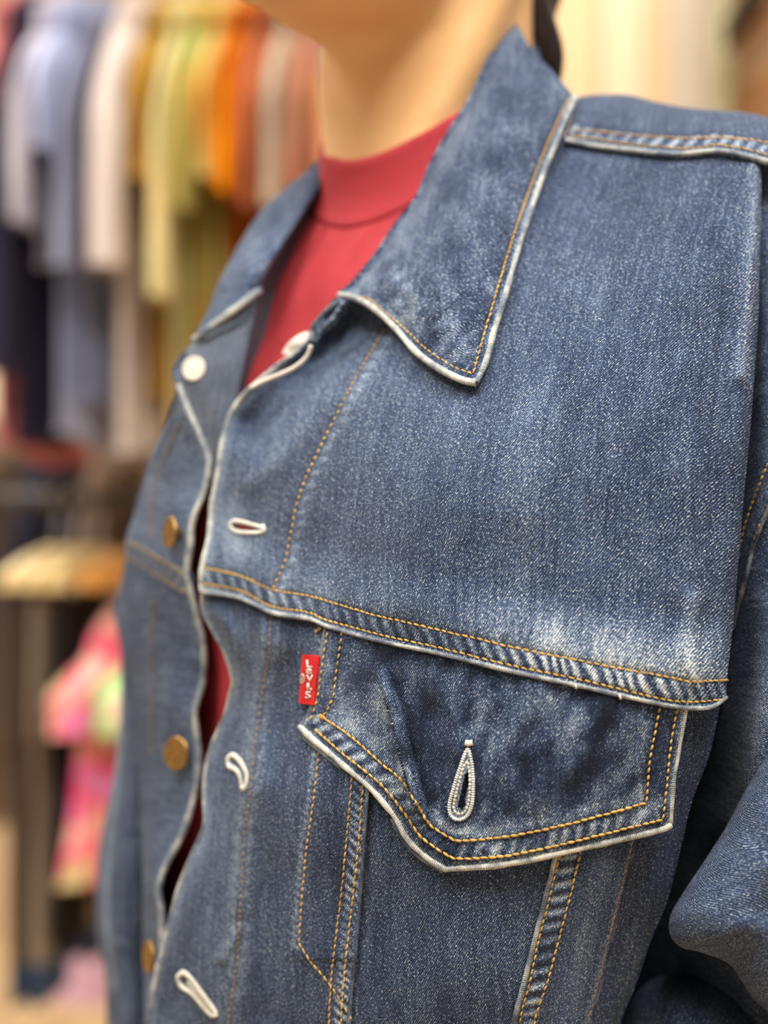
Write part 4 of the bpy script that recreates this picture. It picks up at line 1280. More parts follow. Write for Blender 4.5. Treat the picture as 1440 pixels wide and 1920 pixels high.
USW = np.where(front, 0.16 * gauss(xf_, 34) + 0.30 * rope(s_, x_, 24, 151) * smooth(6, 12, x_) * (1 - smooth(26, 40, x_)) * onb + 0.14 * gauss(np.hypot((US[..., 0] - 1425) / 1.0, (US[..., 1] - 1350) / 2.2), 40), 0)  # light on the fold and around it painted pale; seam puckers are wear
SLEEVE = sheet('sleeve', US, DENIM, JK, 0.0014, USW - 0.02, see=(20, 60), arc=True)
usf = TPS(US[22:75:6, ::7].reshape(-1, 3))
us_d = lambda u, v: usf(u, v) - 0.0016
stitches('topstitching', [(1470, 800), (1440, 868), (1422, 913), (1404, 961), (1388, 1019), (1380, 1063), (1376, 1085)], us_d, SLEEVE, seed=51, fill=0.75)
stitches('topstitching', [(1470, 880), (1440, 950), (1422, 990), (1408, 1034), (1393, 1092), (1377, 1150)], us_d, SLEEVE, seed=52, fill=0.75)
edge('rolled_edge', AH[1:], us_d, 0.0008, SLEEVE, wear=0.15, seed=53)


def bulge(name, E, centre, levels, mat, wear, nz=0.003, seed=0):
    E = cr(E, 140); c = np.array(centre)
    cur = []
    for s, d in levels:
        p = c + s * (E - c); q = np.linspace(0, 1, len(p)); dive = 0.08 * (1 - smooth(0, .13, q)) + 0.08 * smooth(.90, 1.0, q)
        cur.append(np.column_stack([p, d + dive]))
    G = loft(cur, 140, 90)
    G[..., 2] -= nz * (fbm(G[..., 0] / 70, G[..., 1] / 60, seed) - 0.5)
    return sheet(name, G, mat, JK, 0.0014, wear + 0 * G[..., 0], see=(25, 75), arc=True)


FORE = [(1540, 1270), (1500, 1325), (1470, 1368), (1440, 1413), (1398, 1481), (1360, 1552), (1321, 1613), (1276, 1681), (1255, 1722), (1258, 1758), (1280, 1778), (1308, 1784),
        (1366, 1807), (1392, 1842), (1414, 1875), (1440, 1902), (1480, 2150), (1540, 2010)]
bulge('sleeve_elbow_fold', FORE, (1640, 1660), [(0.93, .545), (0.985, .512), (1.0, .496), (0.985, .486), (0.93, .474), (0.80, .463), (0.55, .460), (0.30, .480), (0.02, .540)], DENIM, 0.02, 0.004, 71)
LOWF = [(1120, 2040), (1150, 1960), (1180, 1880), (1210, 1845), (1237, 1831), (1289, 1833), (1340, 1836), (1390, 1848), (1450, 1880), (1520, 2150), (1560, 2040)]
bulge('sleeve_lower_fold', LOWF, (1340, 2080), [(0.90, .60), (0.97, .565), (1.0, .553), (0.97, .545), (0.85, .530), (0.6, .515), (0.3, .51), (0.02, .51)], DENIM, 0.0, 0.006, 73)

# ---- wearer's right half, turned away
R_EDGE = [(335, 722), (337, 727), (357, 777), (380, 827), (391, 858), (392, 880), (383, 923), (366, 962), (359, 990), (357, 1023), (351, 1070), (358, 1108)]
R_EDGE_LOW = [(352, 1085), (360, 1117), (370, 1157), (382, 1207), (383, 1250), (380, 1285), (366, 1335), (371, 1390), (374, 1430), (361, 1507), (340, 1570), (311, 1623), (297, 1667), (302, 1707), (304, 1747), (302, 1790), (290, 1850), (278, 1920), (270, 2200)]
R_SIL = [(330, 735), (322, 770), (307, 807), (287, 853), (270, 907), (253, 967), (239, 1013), (238, 1050)]
r_edge, r_edgel = cr(R_EDGE, 80), cr(R_EDGE_LOW, 120)


def with_d(p, d):
    p = cr(p, 90); return np.column_stack([p, np.interp(np.linspace(0, 1, 90), np.linspace(0, 1, len(d)), d)])


re3 = with_d(R_EDGE, [.598, .590, .584, .583, .585, .587])
rs3 = with_d(R_SIL, [.602, .625, .642, .652, .658])
rm3 = 0.5 * (re3 + rs3); rm3[:, 2] = 0.62 * re3[:, 2] + 0.38 * rs3[:, 2] - 0.003
rb1 = rs3.copy(); rb1[:, 0] += 12; rb1[:, 2] += 0.03
rb2 = rs3.copy(); rb2[:, 0] += 60; rb2[:, 2] += 0.075; rb2[:, 1] += 10
RU = loft([re3, rm3, rs3, rb1, rb2], 130, 60)
RU[..., 2] -= 0.002 * (fbm(RU[..., 0] / 30, RU[..., 1] / 70, 81) - 0.5)
xr, sr2, _ = dist(RU[..., 0], RU[..., 1], r_edge)
RUP = sheet('right_front_yoke', RU, DENIM, JK, 0.0016, 0.10 + 0.12 * gauss(xr, 14) + 0.10 * (fbm(RU[..., 0] / 20, RU[..., 1] / 60, 83) - 0.5), see=(0, 25), arc=True)
rtps = TPS(RU[0:30:4, ::6].reshape(-1, 3), 1e-4)
edge('rolled_edge', re3, None, 0.00135, RUP, wear=0.40, seed=61)
R_ROW1 = [(240, 1016), (262, 1026), (283, 1038), (305, 1051), (327, 1064), (350, 1080)]
R_ROW2 = [(240, 1045), (268, 1061), (293, 1078), (315, 1092), (333, 1104), (357, 1112)]
rl_d = lambda u, v: rtps(u, v) - 0.002
# yoke hem band of this side
RB = coons(A((238, 1010), (262, 1020), (283, 1032), (327, 1058), (352, 1074)), A((236, 1052), (268, 1068), (293, 1085), (333, 1110), (360, 1117)), A((238, 1010), (236, 1052)), A((352, 1074), (360, 1117)), 3.0)
tb = np.linspace(0, 1, RB.shape[0])[:, None]
RBP = panel('yoke_hem_band', RB, lambda u, v: rtps(u, v) - 0.0012, DENIM, JK, 0.002, lambda u, v: 0.06 + 0.35 * rope(u, v, 17, 161))
stitches('topstitching', R_ROW1, lambda u, v: rtps(u, v) - 0.0013, RBP, seed=61, mat=TAN, r=0.5e-3)
stitches('topstitching', R_ROW2, lambda u, v: rtps(u, v) - 0.0013, RBP, seed=62, mat=TAN, r=0.5e-3)
stitches('topstitching', [(335, 792), (318, 832), (300, 873), (288, 915), (283, 945), (283, 1012)], lambda u, v: rtps(u, v) - 0.0004, RUP, seed=63, mat=TAN, r=0.45e-3)
R_GRV = [(238, 1042), (234, 1100), (240, 1190), (254, 1290), (263, 1400), (266, 1550), (268, 1700), (270, 1850), (268, 2200)]
rel3 = with_d(R_EDGE_LOW, [.586, .588, .586, .590, .590, .592, .600])
rg3 = with_d(R_GRV, [.655, .650, .645, .642, .640, .638, .630, .625])
rml = 0.5 * (rel3 + rg3); rml[:, 2] = 0.6 * rel3[:, 2] + 0.4 * rg3[:, 2] - 0.003
rb1 = rg3.copy(); rb1[:, 0] += 8; rb1[:, 2] += 0.03
rb2 = rg3.copy(); rb2[:, 0] += 60; rb2[:, 2] += 0.09
RL = loft([rel3, rml, rg3, rb1, rb2], 190, 60)
xr, sr2, _ = dist(RL[..., 0], RL[..., 1], r_edgel)
RL[..., 2] -= 0.0025 * (fbm(RL[..., 0] / 28, RL[..., 1] / 110, 87) - 0.5)
RLP = sheet('right_front_panel', RL, DENIM, JK, 0.0016, 0.02 + 0.12 * gauss(xr, 12) + 0.14 * (fbm(RL[..., 0] / 18, RL[..., 1] / 90, 89) - 0.5), see=(0, 25), arc=True)
edge('rolled_edge', rel3, None, 0.00135, RLP, wear=0.32, seed=63)
rltps = TPS(RL[0:36:5, ::8].reshape(-1, 3), 1e-4)
stitches('topstitching', [(287, 1120), (285, 1200), (284, 1280), (283, 1360), (280, 1420)], lambda u, v: rltps(u, v) - 0.0004, RLP, seed=64, mat=TAN, r=0.38e-3)


def disc_button(u, v, d, ru_, rv_, tilt, mat, name, parent, label):
    """round shank button facing the wearer's front"""
    c = ray(np.array([float(u)]), np.array([float(v)]), np.array([d]))[0] - JORG
    nrm = np.array([-math.sin(tilt), -math.cos(tilt), 0.10]); nrm /= np.linalg.norm(nrm)
    ex = np.cross(nrm, [0, 0, 1.0]); ex /= np.linalg.norm(ex); ey = np.cross(ex, nrm)
    R = rv_
    prof = [(0.28, -0.0035), (0.30, 0.0), (0.92, 0.0003), (1.0, 0.0010), (0.97, 0.0017), (0.86, 0.0020), (0.78, 0.0016), (0.55, 0.0018), (0.30, 0.0022), (0.12, 0.0021), (0.0, 0.0021)]
    V = []; n = 28
    for r, h in prof:
        for k in range(n):
            a = 2 * math.pi * k / n; V.append(c + nrm * h + R * r * (math.cos(a) * ex + math.sin(a) * ey))
    o = mesh_obj(name, V, gridfaces(len(prof), n, wrap=True), mat, parent)
    o['label'] = label
    return o


disc_button(323, 998, .590, 0, .0068, 1.02, BRASS, 'button', RUP, 'aged brass shank button')
disc_button(334, 1412, .592, 0, .0072, 0.62, BRASS, 'button', RLP, 'aged brass shank button')
disc_button(283, 1793, .604, 0, .0068, 1.05, BRASS, 'button', RLP, 'aged brass shank button')

# turned-out lapel: the inside of the right front, with the back of the top button
LAP_L = [(364, 640), (346, 662), (329, 694), (335, 722), (357, 777), (380, 827), (391, 858), (393, 885)]
LAP_R = [(487, 543), (478, 575), (465, 640), (455, 690), (444, 742), (430, 790), (412, 850), (398, 900)]
LD = TPS([(364, 640, .606), (329, 694, .602), (357, 777, .593), (391, 858, .585), (487, 543, .601), (465, 640, .590), (444, 742, .583), (398, 900, .584), (410, 680, .589), (405, 770, .5835)])
lap = coons([(364, 640), (425, 590), (487, 543)], [(393, 885), (396, 893), (398, 900)], LAP_L, LAP_R, 3.5)
LAPEL = panel('turned_lapel', lap, lambda u, v: LD(u, v) - 0.0012 * (fbm(u / 25, v / 40, 91) - 0.5), DENIM_REV, JK, 0.0018,
              lambda u, v: 0.06 + 0.16 * gauss(dist(u, v, cr(LAP_L, 60))[0], 12) + 0.10 * gauss(dist(u, v, cr([(380, 640), (420, 610), (470, 575)], 20))[0], 16))
edge('rolled_edge', LAP_L[1:4], lambda u, v: LD(u, v), 0.0012, LAPEL, wear=-0.10, seed=65)
disc_button(366, 692, .594, 0, .0054, 0.35, WHITE_TAPE, 'button_back', LAPEL, 'pale metal back of the top button')

# right collar, seen from the side
RC_S = [(607, 292), (580, 316), (545, 344), (510, 374), (480, 408), (450, 455), (425, 500), (408, 535), (395, 570), (380, 602), (362, 640)]
RC_I = [(612, 300), (600, 345), (575, 385), (550, 425), (525, 465), (505, 500), (492, 528), (487, 545)]
RCD = TPS([(607, 292, .668), (545, 344, .655), (480, 408, .640), (425, 500, .622), (362, 640, .603), (600, 345, .640), (550, 425, .618), (505, 500, .603), (487, 545, .598), (425, 592, .598), (460, 520, .600), (520, 420, .628)])
rc = coons([(607, 292), (610, 295), (612, 300)], [(362, 640), (425, 592), (487, 545)], RC_S, RC_I, 3.5)
rcs = cr(RC_S, 60); rci = cr(RC_I, 60)


def rcol_depth(u, v):
    x, s, _ = dist(u, v, rcs); y, _, _ = dist(u, v, rci)
    return RCD(u, v) + 0.012 * np.exp(-x / 9.0) + 0.006 * np.exp(-y / 10) - 0.0025 * rope(s, x, 44, 171, 0.4) * gauss(x - 20, 22) - 0.002 * (fbm(u / 22, v / 22, 95) - 0.5)


RCOL = panel('collar', rc, rcol_depth, DENIM, JK, 0.0022, lambda u, v: 0.06 + 0.2 * (fbm(u / 20, v / 26, 97) - 0.5) - 0.10 * smooth(560, 600, u))
edge('rolled_edge', [(487, 545), (425, 592), (364, 638)], lambda u, v: rcol_depth(u, v) - 0.004, 0.0016, RCOL, wear=0.36, seed=66)

fi = cr(RC_I, 60); fi = np.column_stack([fi, rcol_depth(fi[:, 0], fi[:, 1])])
f1 = fi + A((5, 2, .012)); f2 = fi + A((26, 8, .036)); f3 = fi + A((90, 20, .07))
G_ = loft([fi, f1, f2, f3], 60, 24)
sheet('collar_facing', G_, DENIM_REV, JK, 0.0015, np.full(G_.shape[:2], -0.08), arc=True)
fi = cr(LAP_R, 60); fi = np.column_stack([fi, LD(fi[:, 0], fi[:, 1])])
G_ = loft([fi, fi + A((3, 1, .010)), fi + A((16, 3, .028)), fi + A((50, 6, .05))], 60, 20)
sheet('lapel_facing', G_, DENIM_REV, JK, 0.0015, np.full(G_.shape[:2], -0.05), arc=True)

# right sleeve hangs behind the side of the body
RS = loft([A((300, 980, .80), (320, 1200, .80), (320, 1400, .80), (300, 1600, .80), (300, 1800, .80), (310, 2200, .80)),
           A((245, 1060, .765), (232, 1160, .765), (240, 1300, .765), (236, 1420, .765), (214, 1540, .765), (205, 1640, .765), (205, 1760, .765), (218, 1860, .765), (222, 2200, .765)),
           A((232, 1070, .735), (214, 1150, .735), (226, 1200, .735), (227, 1280, .735), (219, 1413, .735), (197, 1530, .735), (183, 1613, .735), (181, 1747, .735), (197, 1830, .735), (201, 2200, .735)),
           A((245, 1080, .705), (225, 1160, .705), (240, 1300, .706), (236, 1420, .704), (217, 1560, .704), (205, 1650, .704), (208, 1760, .704), (222, 1860, .704), (225, 2200, .704)),
           A((275, 1080, .695), (262, 1180, .695), (272, 1300, .694), (270, 1420, .693), (258, 1560, .694), (250, 1700, .694), (255, 1860, .694), (258, 2200, .694)),
           A((330, 1080, .715), (330, 1200, .715), (325, 1400, .71), (315, 1600, .71), (312, 1800, .71), (315, 2200, .71)),
           A((370, 1000, .76), (370, 1200, .76), (370, 1400, .76), (360, 1600, .76), (360, 1800, .76), (360, 2200, .76))], 160, 70)
RS[..., 2] -= 0.006 * (fbm(RS[..., 0] / 26, RS[..., 1] / 150, 99) - 0.5)
xs_, _, _ = dist(RS[..., 0], RS[..., 1], cr([(226, 1280), (222, 1420), (208, 1560), (200, 1700), (212, 1850)], 40))
RSL = sheet('sleeve', RS, DENIM, JK, 0.0014, 0.02 + 0.25 * gauss(xs_, 7) + 0.1 * (fbm(RS[..., 0] / 14, RS[..., 1] / 90, 101) - 0.5), see=(25, 45), arc=True)

# back of the jacket, closing the shell behind the body
BKP = loft([A((1330, 400, .66), (1340, 800, .66), (1300, 1300, .655), (1200, 2200, .66)), A((1230, 420, .72), (1230, 800, .73), (1200, 1300, .72), (1100, 2200, .71)),
            A((980, 380, .77), (980, 800, .79), (950, 1300, .78), (900, 2200, .77)), A((700, 420, .80), (700, 800, .82), (690, 1300, .81), (660, 2200, .80)),
            A((470, 560, .80), (470, 900, .81), (470, 1300, .80), (450, 2200, .78)), A((330, 800, .75), (320, 1000, .74), (330, 1300, .73), (330, 2200, .72))], 80, 80)
sheet('back_panel', BKP, DENIM, JK, 0.0016)

# hidden joins that close the shell: right shoulder, left armhole, left side
ra = np.vstack([A(*RC_S), A((330, 735), (307, 807), (287, 853), (270, 907), (253, 967), (240, 1013), (240, 1090))])
rd = np.concatenate([RCD(*A(*RC_S).T) + 0.012, A(.612, .632, .640, .648, .655, .664, .670)])
ra = cr(np.column_stack([ra, rd]), 90)
G_ = loft([ra + A((5, 3, .006)), ra + A((16, 6, .035)), ra + A((70, 20, .085)), ra + A((130, 50, .13)), ra + A((200, 120, .16))], 90, 40)
sheet('right_shoulder', G_, DENIM, JK, 0.0015, arc=True, see=(0, 2))
ga = np.column_stack([arm, yoke_depth(arm[:, 0], arm[:, 1])])
gb = ga.copy(); gb[:, 0] -= 2; gb[:, 2] = np.maximum(usf(ga[:, 0], ga[:, 1]) + 0.004, ga[:, 2] + 0.004)
gm = 0.5 * (ga + gb); gm[:, 0] -= 8
G_ = loft([ga + A((-4, 0, .0015)), gm, gb, gb + A((12, 0, .012))], 90, 14)
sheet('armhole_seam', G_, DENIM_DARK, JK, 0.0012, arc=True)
sa = np.column_stack([side_e, side_depth(side_e[:, 0], side_e[:, 1])])
G_ = loft([sa + A((-2, 0, .0005)), sa + A((-8, 0, .03)), sa + A((-40, 0, .085)), sa + A((-90, 0, .15)), sa + A((-160, 0, .19))], 90, 40)
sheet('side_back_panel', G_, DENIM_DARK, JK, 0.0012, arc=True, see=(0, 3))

# ================================================================== the clothes rack behind
WOOD = plain('pale_beech', (0.62, 0.40, 0.18), 0.5, 0.12, 12)
PALEWOOD = plain('pale_wood', (0.86, 0.66, 0.30), 0.5, 0.1, 12)
ORANGEWOOD = plain('orange_wood', (0.72, 0.33, 0.08), 0.5, 0.1, 12)
DARKM = plain('dark_steel', (0.05, 0.045, 0.04), 0.5)


def px(u, v, d):
    return ray(np.array([float(u)]), np.array([float(v)]), np.array([float(d)]))[0]


def tube_obj(name, pts, r, mat, parent=None, sides=10, org=(0, 0, 0)):
    return tube(name, pts, r, mat, parent, sides, org=org)


RKD = 2.15
RZ1, RZ2 = 2.200, 1.300
RACK = thing('clothes_rack', (-0.45, RKD, 0), 'two-tier steel clothes rack with full rails behind the shopper', 'rack')
ro = np.array([-0.45, RKD, 0])
for x in (-1.15, 0.22):
    tube_obj('upright', A((x, RKD, 0.0), (x, RKD, 1.2), (x, RKD, 2.25)), 0.016, STEEL, RACK, 12, ro)
for x in (-1.15, 0.22):
    tube_obj('foot', A((x, RKD - 0.28, 0.018), (x, RKD, 0.018), (x, RKD + 0.28, 0.018)), 0.018, STEEL, RACK, 12, ro)
for z in (RZ1, RZ2):
    tube_obj('rail', A((-1.2, RKD, z), (-0.5, RKD, z), (0.27, RKD, z)), 0.0125, DARKM, RACK, 12, ro)


def hanger(x, z, yaw, wood, label, board=None):
    """z is the height of the rail centre"""
    t = thing('clothes_hanger', (x, RKD, z - 0.145), label, 'hanger', 'hangers on the rack', yaw)
    m = WOOD if wood else STEEL
    a = np.linspace(-0.2, math.pi * 1.15, 16)
    hook = [(0, 0, 0.0), (0, 0, 0.10)] + [(0.0 + 0.0 + 0.021 * math.cos(k), 0.0, 0.1445 + 0.021 * math.sin(k) - 0.0) for k in a[::1]]
    # hook passes over the rail: loop of 21 mm radius round a 12.5 mm rail
    hook = [(0.021 * math.cos(-0.6), 0, 0.1445 + 0.021 * math.sin(-0.6))] + hook[2:]
    stem = A((0, 0, -0.024), (0.004, 0, 0.09), (0.016, 0, 0.122))
    tube_obj('hook', np.vstack([stem, A(*hook)]), 0.0022, STEEL, t, 8)
    s = np.linspace(-1, 1, 25)
    P = np.stack([s * 0.165, 0 * s, -0.022 - 0.055 * np.abs(s) ** 1.4], -1)
    if board is not None:
        q = np.linspace(-1, 1, 21); hh = 0.055 * (1 - 0.62 * np.abs(q) ** 2)
        top = 0.070 - 0.034 * np.abs(q) ** 1.6
        V = []
        for sy in (-0.009, 0.009):
            V += [np.stack([q * 0.185, 0 * q + sy, top], -1), np.stack([q * 0.185, 0 * q + sy, top - hh], -1)]
        V = np.stack([V[0], V[1], V[3], V[2]], 1).reshape(-1, 3)
        mesh_obj('board', V, gridfaces(21, 4, wrap=True).tolist() + [[0, 1, 2, 3], [80, 83, 82, 81]], board, t, smooth_shade=False)
        for sx in (-0.11, 0.11):
            boxo('clip', sx - 0.012, sx + 0.012, -0.006, 0.006, 0.0055, 0.022, STEEL, t)
        return t
    tube_obj('bar', P, 0.0042 * (1 - 0.25 * np.abs(s)), m, t, 10)
    return t


def shirt(name, label, cat, x, z, yaw, width, length, sleeve, mat, seed, collar_mat=None, flare=0.0, neck=0.075, cuff=None, group='tops on the rack', thick=0.0085, yoff=0.0, board=None, puff=1.0):
    """a top on its hanger; local x across the shoulders, z down from the neck"""
    t = thing(name, (x, RKD + yoff, z - 0.150), label, cat, group, yaw)
    n, m = 72, 44
    a = np.linspace(0, 2 * math.pi, n, endpoint=False)
    V = []
    for i in range(m):
        f = i / (m - 1)
        if f < 0.14:
            q = f / 0.14
            hw = neck + (width / 2 - neck) * math.sin(q * math.pi / 2) ** 0.9; zz = -0.085 * q ** 1.15
        else:
            q = (f - 0.14) / 0.86
            hw = width / 2 * (1 - 0.09 * math.sin(min(1, q * 3) * math.pi / 2) + flare * q); zz = -0.085 - (length - 0.085) * q
        th = puff * thick * (0.85 + 0.35 * smooth(0, 0.5, np.array(f)))
        cx = np.sign(np.cos(a)) * np.abs(np.cos(a)) ** 0.8
        X = hw * cx
        Y = th * np.sin(a)
        w = smooth(0.12, 0.6, np.array(f))
        Y = Y + w * 0.009 * np.sin(X * 34 + 1.7) * (0.6 + 0.4 * np.sin(1 + X * 9)) + w * 0.004 * np.sin(X * 71 + 1)
        Zz = zz - 0.012 * w * np.sin(X * 13 + seed) * f
        V.append(np.stack([X, Y, Zz + 0 * X], -1))
    V = np.vstack(V)
    mesh_obj('body', V, gridfaces(m, n, wrap=True), mat, t)
    # neckband
    an = np.linspace(0, 2 * math.pi, 40)
    P = np.stack([neck * np.cos(an), 0.0085 * np.sin(an), -0.004 - 0.012 * (np.sin(an) < 0) * np.abs(np.sin(an))], -1)
    tube_obj('neckband', P, 0.0045, collar_mat or mat, t, 8)
    for s in (-1, 1):
        k = 26; nn = 28
        b_ = np.linspace(0, 2 * math.pi, nn, endpoint=False)
        R = []
        for i in range(k):
            f = i / (k - 1)
            cxp = s * (width / 2 - 0.045 + 0.075 * smooth(0, 0.5, np.array(f)) + 0.03 * f * sleeve); czp = -0.080 - sleeve * f
            rx = 0.058 - 0.012 * f; ry = puff * 0.0115 + 0.002 * math.sin(seed + 5 * f)
            R.append(np.stack([cxp + rx * np.cos(b_) * (0.45 + 0.55 * smooth(0, .2, np.array(f))), ry * np.sin(b_) + 0.0015 * np.sin(9 * f + seed + 3 * b_), czp + 0.02 * s * np.cos(b_) * (f > 0.02) * 0 + 0.03 * (1 - f) * -np.cos(b_) * s * 0 + 0 * b_], -1))
        so = mesh_obj('sleeve', np.vstack(R), gridfaces(k, nn, wrap=True), mat, t)
        if cuff:
            P = R[-1]; tube_obj('cuff', np.vstack([P, P[:1]]), 0.006, cuff, so, 8)
    hp = P
    tube_obj('hem', np.vstack([V[-n:], V[-n:][:1]]), 0.004, collar_mat or mat, t, 6)
    hanger(x, z, yaw, True, 'beech hanger inside the ' + label.split(',')[0], board)
    return t


def sr(r, g, b):
    f = lambda c: ((c / 255 + 0.055) / 1.055) ** 2.4 if c > 10 else c / 255 / 12.92
    return (f(r), f(g), f(b))


def flat(name, c, v=0.10):
    return cloth(name, [(0.3, tuple(k * (1 - v) for k in c)), (0.7, tuple(min(1, k * (1 + v)) for k in c))])


def two(name, c1, c2, sc=(7, 7, 3), seed=0.0, stripes=None):
    return cloth(name, [(0.38, c1), (0.60, c2)], sc, seed, stripes)


UP = [  # px of the garment's near edge, yaw, width, length, sleeve, material, label
    (-34, 1.46, .46, .68, .40, flat('coral_jersey', sr(232, 140, 140)), 'coral dress at the far left end of the upper rail', 'coral_dress'),
    (8, 1.46, .46, .66, .50, flat('navy_jersey', sr(48, 46, 66)), 'long navy top right of the coral dress', 'navy_top'),
    (50, 1.46, .44, .42, .30, flat('lilac_white', sr(204, 196, 206)), 'short lilac white tee beside the navy top', 'tee_shirt'),
    (92, 1.46, .43, .66, .20, flat('powder_blue', sr(184, 192, 222)), 'powder blue tee, second tee from the navy top', 'tee_shirt'),
    (134, 1.46, .42, .60, .36, flat('slate_blue', sr(142, 148, 174)), 'slate blue tee hanging between powder blue and oatmeal tops', 'tee_shirt'),
    (208, 1.46, .46, .69, .36, flat('oatmeal', sr(208, 194, 186)), 'wide oatmeal sweatshirt in the middle of the upper rail', 'sweatshirt'),
    (270, 1.46, .42, .60, .24, two('olive_gold', sr(172, 128, 44), sr(196, 160, 84)), 'olive gold tee just past the oatmeal sweatshirt', 'tee_shirt'),
    (308, 1.46, .44, .66, .40, two('sage_cream', sr(204, 206, 146), sr(234, 206, 146), (9, 9, 2.5)), 'sage and cream dyed tee on the upper rail', 'tee_shirt'),
    (350, 1.46, .43, .66, .28, two('amber_green', sr(226, 162, 66), sr(180, 186, 112), (14, 14, 2), 3.0), 'amber and green streaked tee on the upper rail', 'tee_shirt'),
    (392, 1.46, .43, .64, .24, two('gold_sage', sr(240, 178, 76), sr(196, 184, 110), (10, 10, 3), 6.0), 'golden and sage tee left of the bright orange tee', 'tee_shirt'),
    (432, 1.46, .44, .60, .26, two('bright_orange', sr(246, 148, 14), sr(196, 100, 18), (7, 7, 4), 1.0), 'bright orange tee near the chin', 'tee_shirt'),
    (472, 1.46, .44, .64, .28, two('rust_brown', sr(196, 112, 70), sr(140, 80, 50)), 'rust brown shirt right of the bright orange tee', 'shirt'),
    (516, 1.46, .44, .64, .28, two('sand_grey', sr(204, 180, 156), sr(186, 158, 130)), 'sand grey shirt left of the wearer\'s neck', 'shirt'),
    (560, 1.46, .44, .64, .28, two('coral_taupe', sr(200, 126, 96), sr(176, 138, 112), (12, 12, 4)), 'coral and taupe patterned shirt beside the neck', 'shirt'),
    (606, 1.46, .44, .64, .28, two('tan_rose', sr(206, 150, 70), sr(214, 130, 130), (12, 12, 6)), 'tan and rose print shirt half behind the neck', 'shirt'),
]


def near_x(u, yaw, wd):
    dn = RKD - (wd / 2 + 0.03) * math.sin(yaw)
    return (u - 720) / FPX * dn + (wd / 2 + 0.03) * math.cos(yaw)


for i, (u, yaw, wd, ln, sl, m, lab, nm) in enumerate(UP):
    shirt(nm, lab, nm.replace('_', ' ').replace('navy top', 'top').replace('coral dress', 'dress').replace('tee shirt', 'tee'), near_x(u, yaw, wd), RZ1, yaw, wd, ln, sl, m, i * 2.3 + 1, puff=2.1 if nm == 'sweatshirt' else 1.0)

TIE2 = cloth('lime_tie_dye', [(0.30, sr(255, 120, 150)), (0.42, sr(255, 214, 190)), (0.52, sr(150, 215, 130)), (0.62, sr(228, 230, 60)), (0.72, sr(255, 150, 170))], (8, 8, 8), 9.0)
TIE = cloth('tie_dye', [(0.22, sr(150, 110, 190)), (0.34, sr(236, 150, 200)), (0.42, sr(255, 80, 130)), (0.50, sr(255, 205, 180)), (0.57, sr(255, 90, 140)), (0.66, sr(170, 225, 130)), (0.76, sr(225, 225, 60))], (9, 9, 9), 4.0)
LOW = [
    (140, 1.20, .36, .40, .10, TIE, 'tie-dye tee in pink, purple and lime on the lower rail', 'tie_dye_tee', 'tee', .45),
    (226, 1.20, .36, .40, .10, TIE2, 'second tie-dye tee in lime and peach, half hidden by the jacket sleeve', 'tie_dye_tee', 'tee', .35),
]
for i, (u, yaw, wd, ln, sl, m, lab, nm, ct, fl) in enumerate(LOW):
    shirt(nm, lab, ct, near_x(u, yaw, wd), RZ2, yaw, wd, ln, sl, m, i * 3.1 + 2, group='tops on the lower rail', flare=fl, puff=2.3, board=ORANGEWOOD)


def trousers(label, x, z, yaw, ln, mat, seed, hem_mat):
    t = thing('trousers', (x, RKD, z - 0.15), label, 'trousers', 'trousers on the lower rail', yaw)
    for s in (-1, 1):
        k, nn = 24, 28
        b_ = np.linspace(0, 2 * math.pi, nn, endpoint=False); R = []
        for i in range(k):
            f = i / (k - 1)
            R.append(np.stack([s * (0.085 + 0.02 * f) + (0.080 - 0.02 * f) * np.cos(b_), (0.010 + 0.003 * f) * np.sin(b_) + 0.002 * np.sin(6 * f + 3 * b_ + seed), -0.16 - (ln - 0.16) * f + 0 * b_], -1))
        lg = mesh_obj('leg', np.vstack(R), gridfaces(k, nn, wrap=True), mat, t)
        R2 = [R[-1] * [1, 1, 0] + [0, 0, -ln + 0.06], R[-1] * [1, 1, 0] + [0, 0, -ln - 0.0]]
        c0 = R[-1].mean(0) * [1, 1, 0]
        R2 = [c0 + (r - c0 * 1) * [1.06, 1.12, 1] for r in R2]
        mesh_obj('turned_cuff', np.vstack(R2), gridfaces(2, nn, wrap=True), hem_mat, lg)
    a = np.linspace(0, 2 * math.pi, 48, endpoint=False); R = []
    for zz, w, th in ((0.0, .165, .0085), (-0.04, .168, .0095), (-0.10, .172, .011), (-0.20, .176, .012)):
        R.append(np.stack([w * np.sign(np.cos(a)) * np.abs(np.cos(a)) ** .7, th * np.sin(a), zz - 0.0 * a], -1))
    mesh_obj('hips', np.vstack(R), gridfaces(4, 48, wrap=True), mat, t)
    mesh_obj('waistband', np.vstack([R[0] * [1.02, 1.1, 1] + [0, 0, 0.004], R[1] * [1.01, 1.08, 1]]), gridfaces(2, 48, wrap=True), mat, t)
    hanger(x, z, yaw, False, 'pale wooden hanger holding the ' + label.split(',')[0], PALEWOOD)


NAVYHEM = flat('navy_hem', sr(60, 78, 104))
trousers('taupe trousers with navy turn-up, left on the lower rail', near_x(38, 1.42, .36), RZ2, 1.42, .58, flat('taupe', sr(152, 136, 118)), 1.0, NAVYHEM)
trousers('black trousers between taupe pair and tie-dye tee', near_x(82, 1.42, .36), RZ2, 1.42, .50, flat('black_twill', sr(36, 30, 28)), 2.0, flat('black_hem', sr(30, 26, 24)))
trousers('dark brown trousers hanging left of the taupe pair', near_x(-4, 1.42, .36), RZ2, 1.42, .58, flat('umber', sr(96, 82, 70)), 3.0, NAVYHEM)

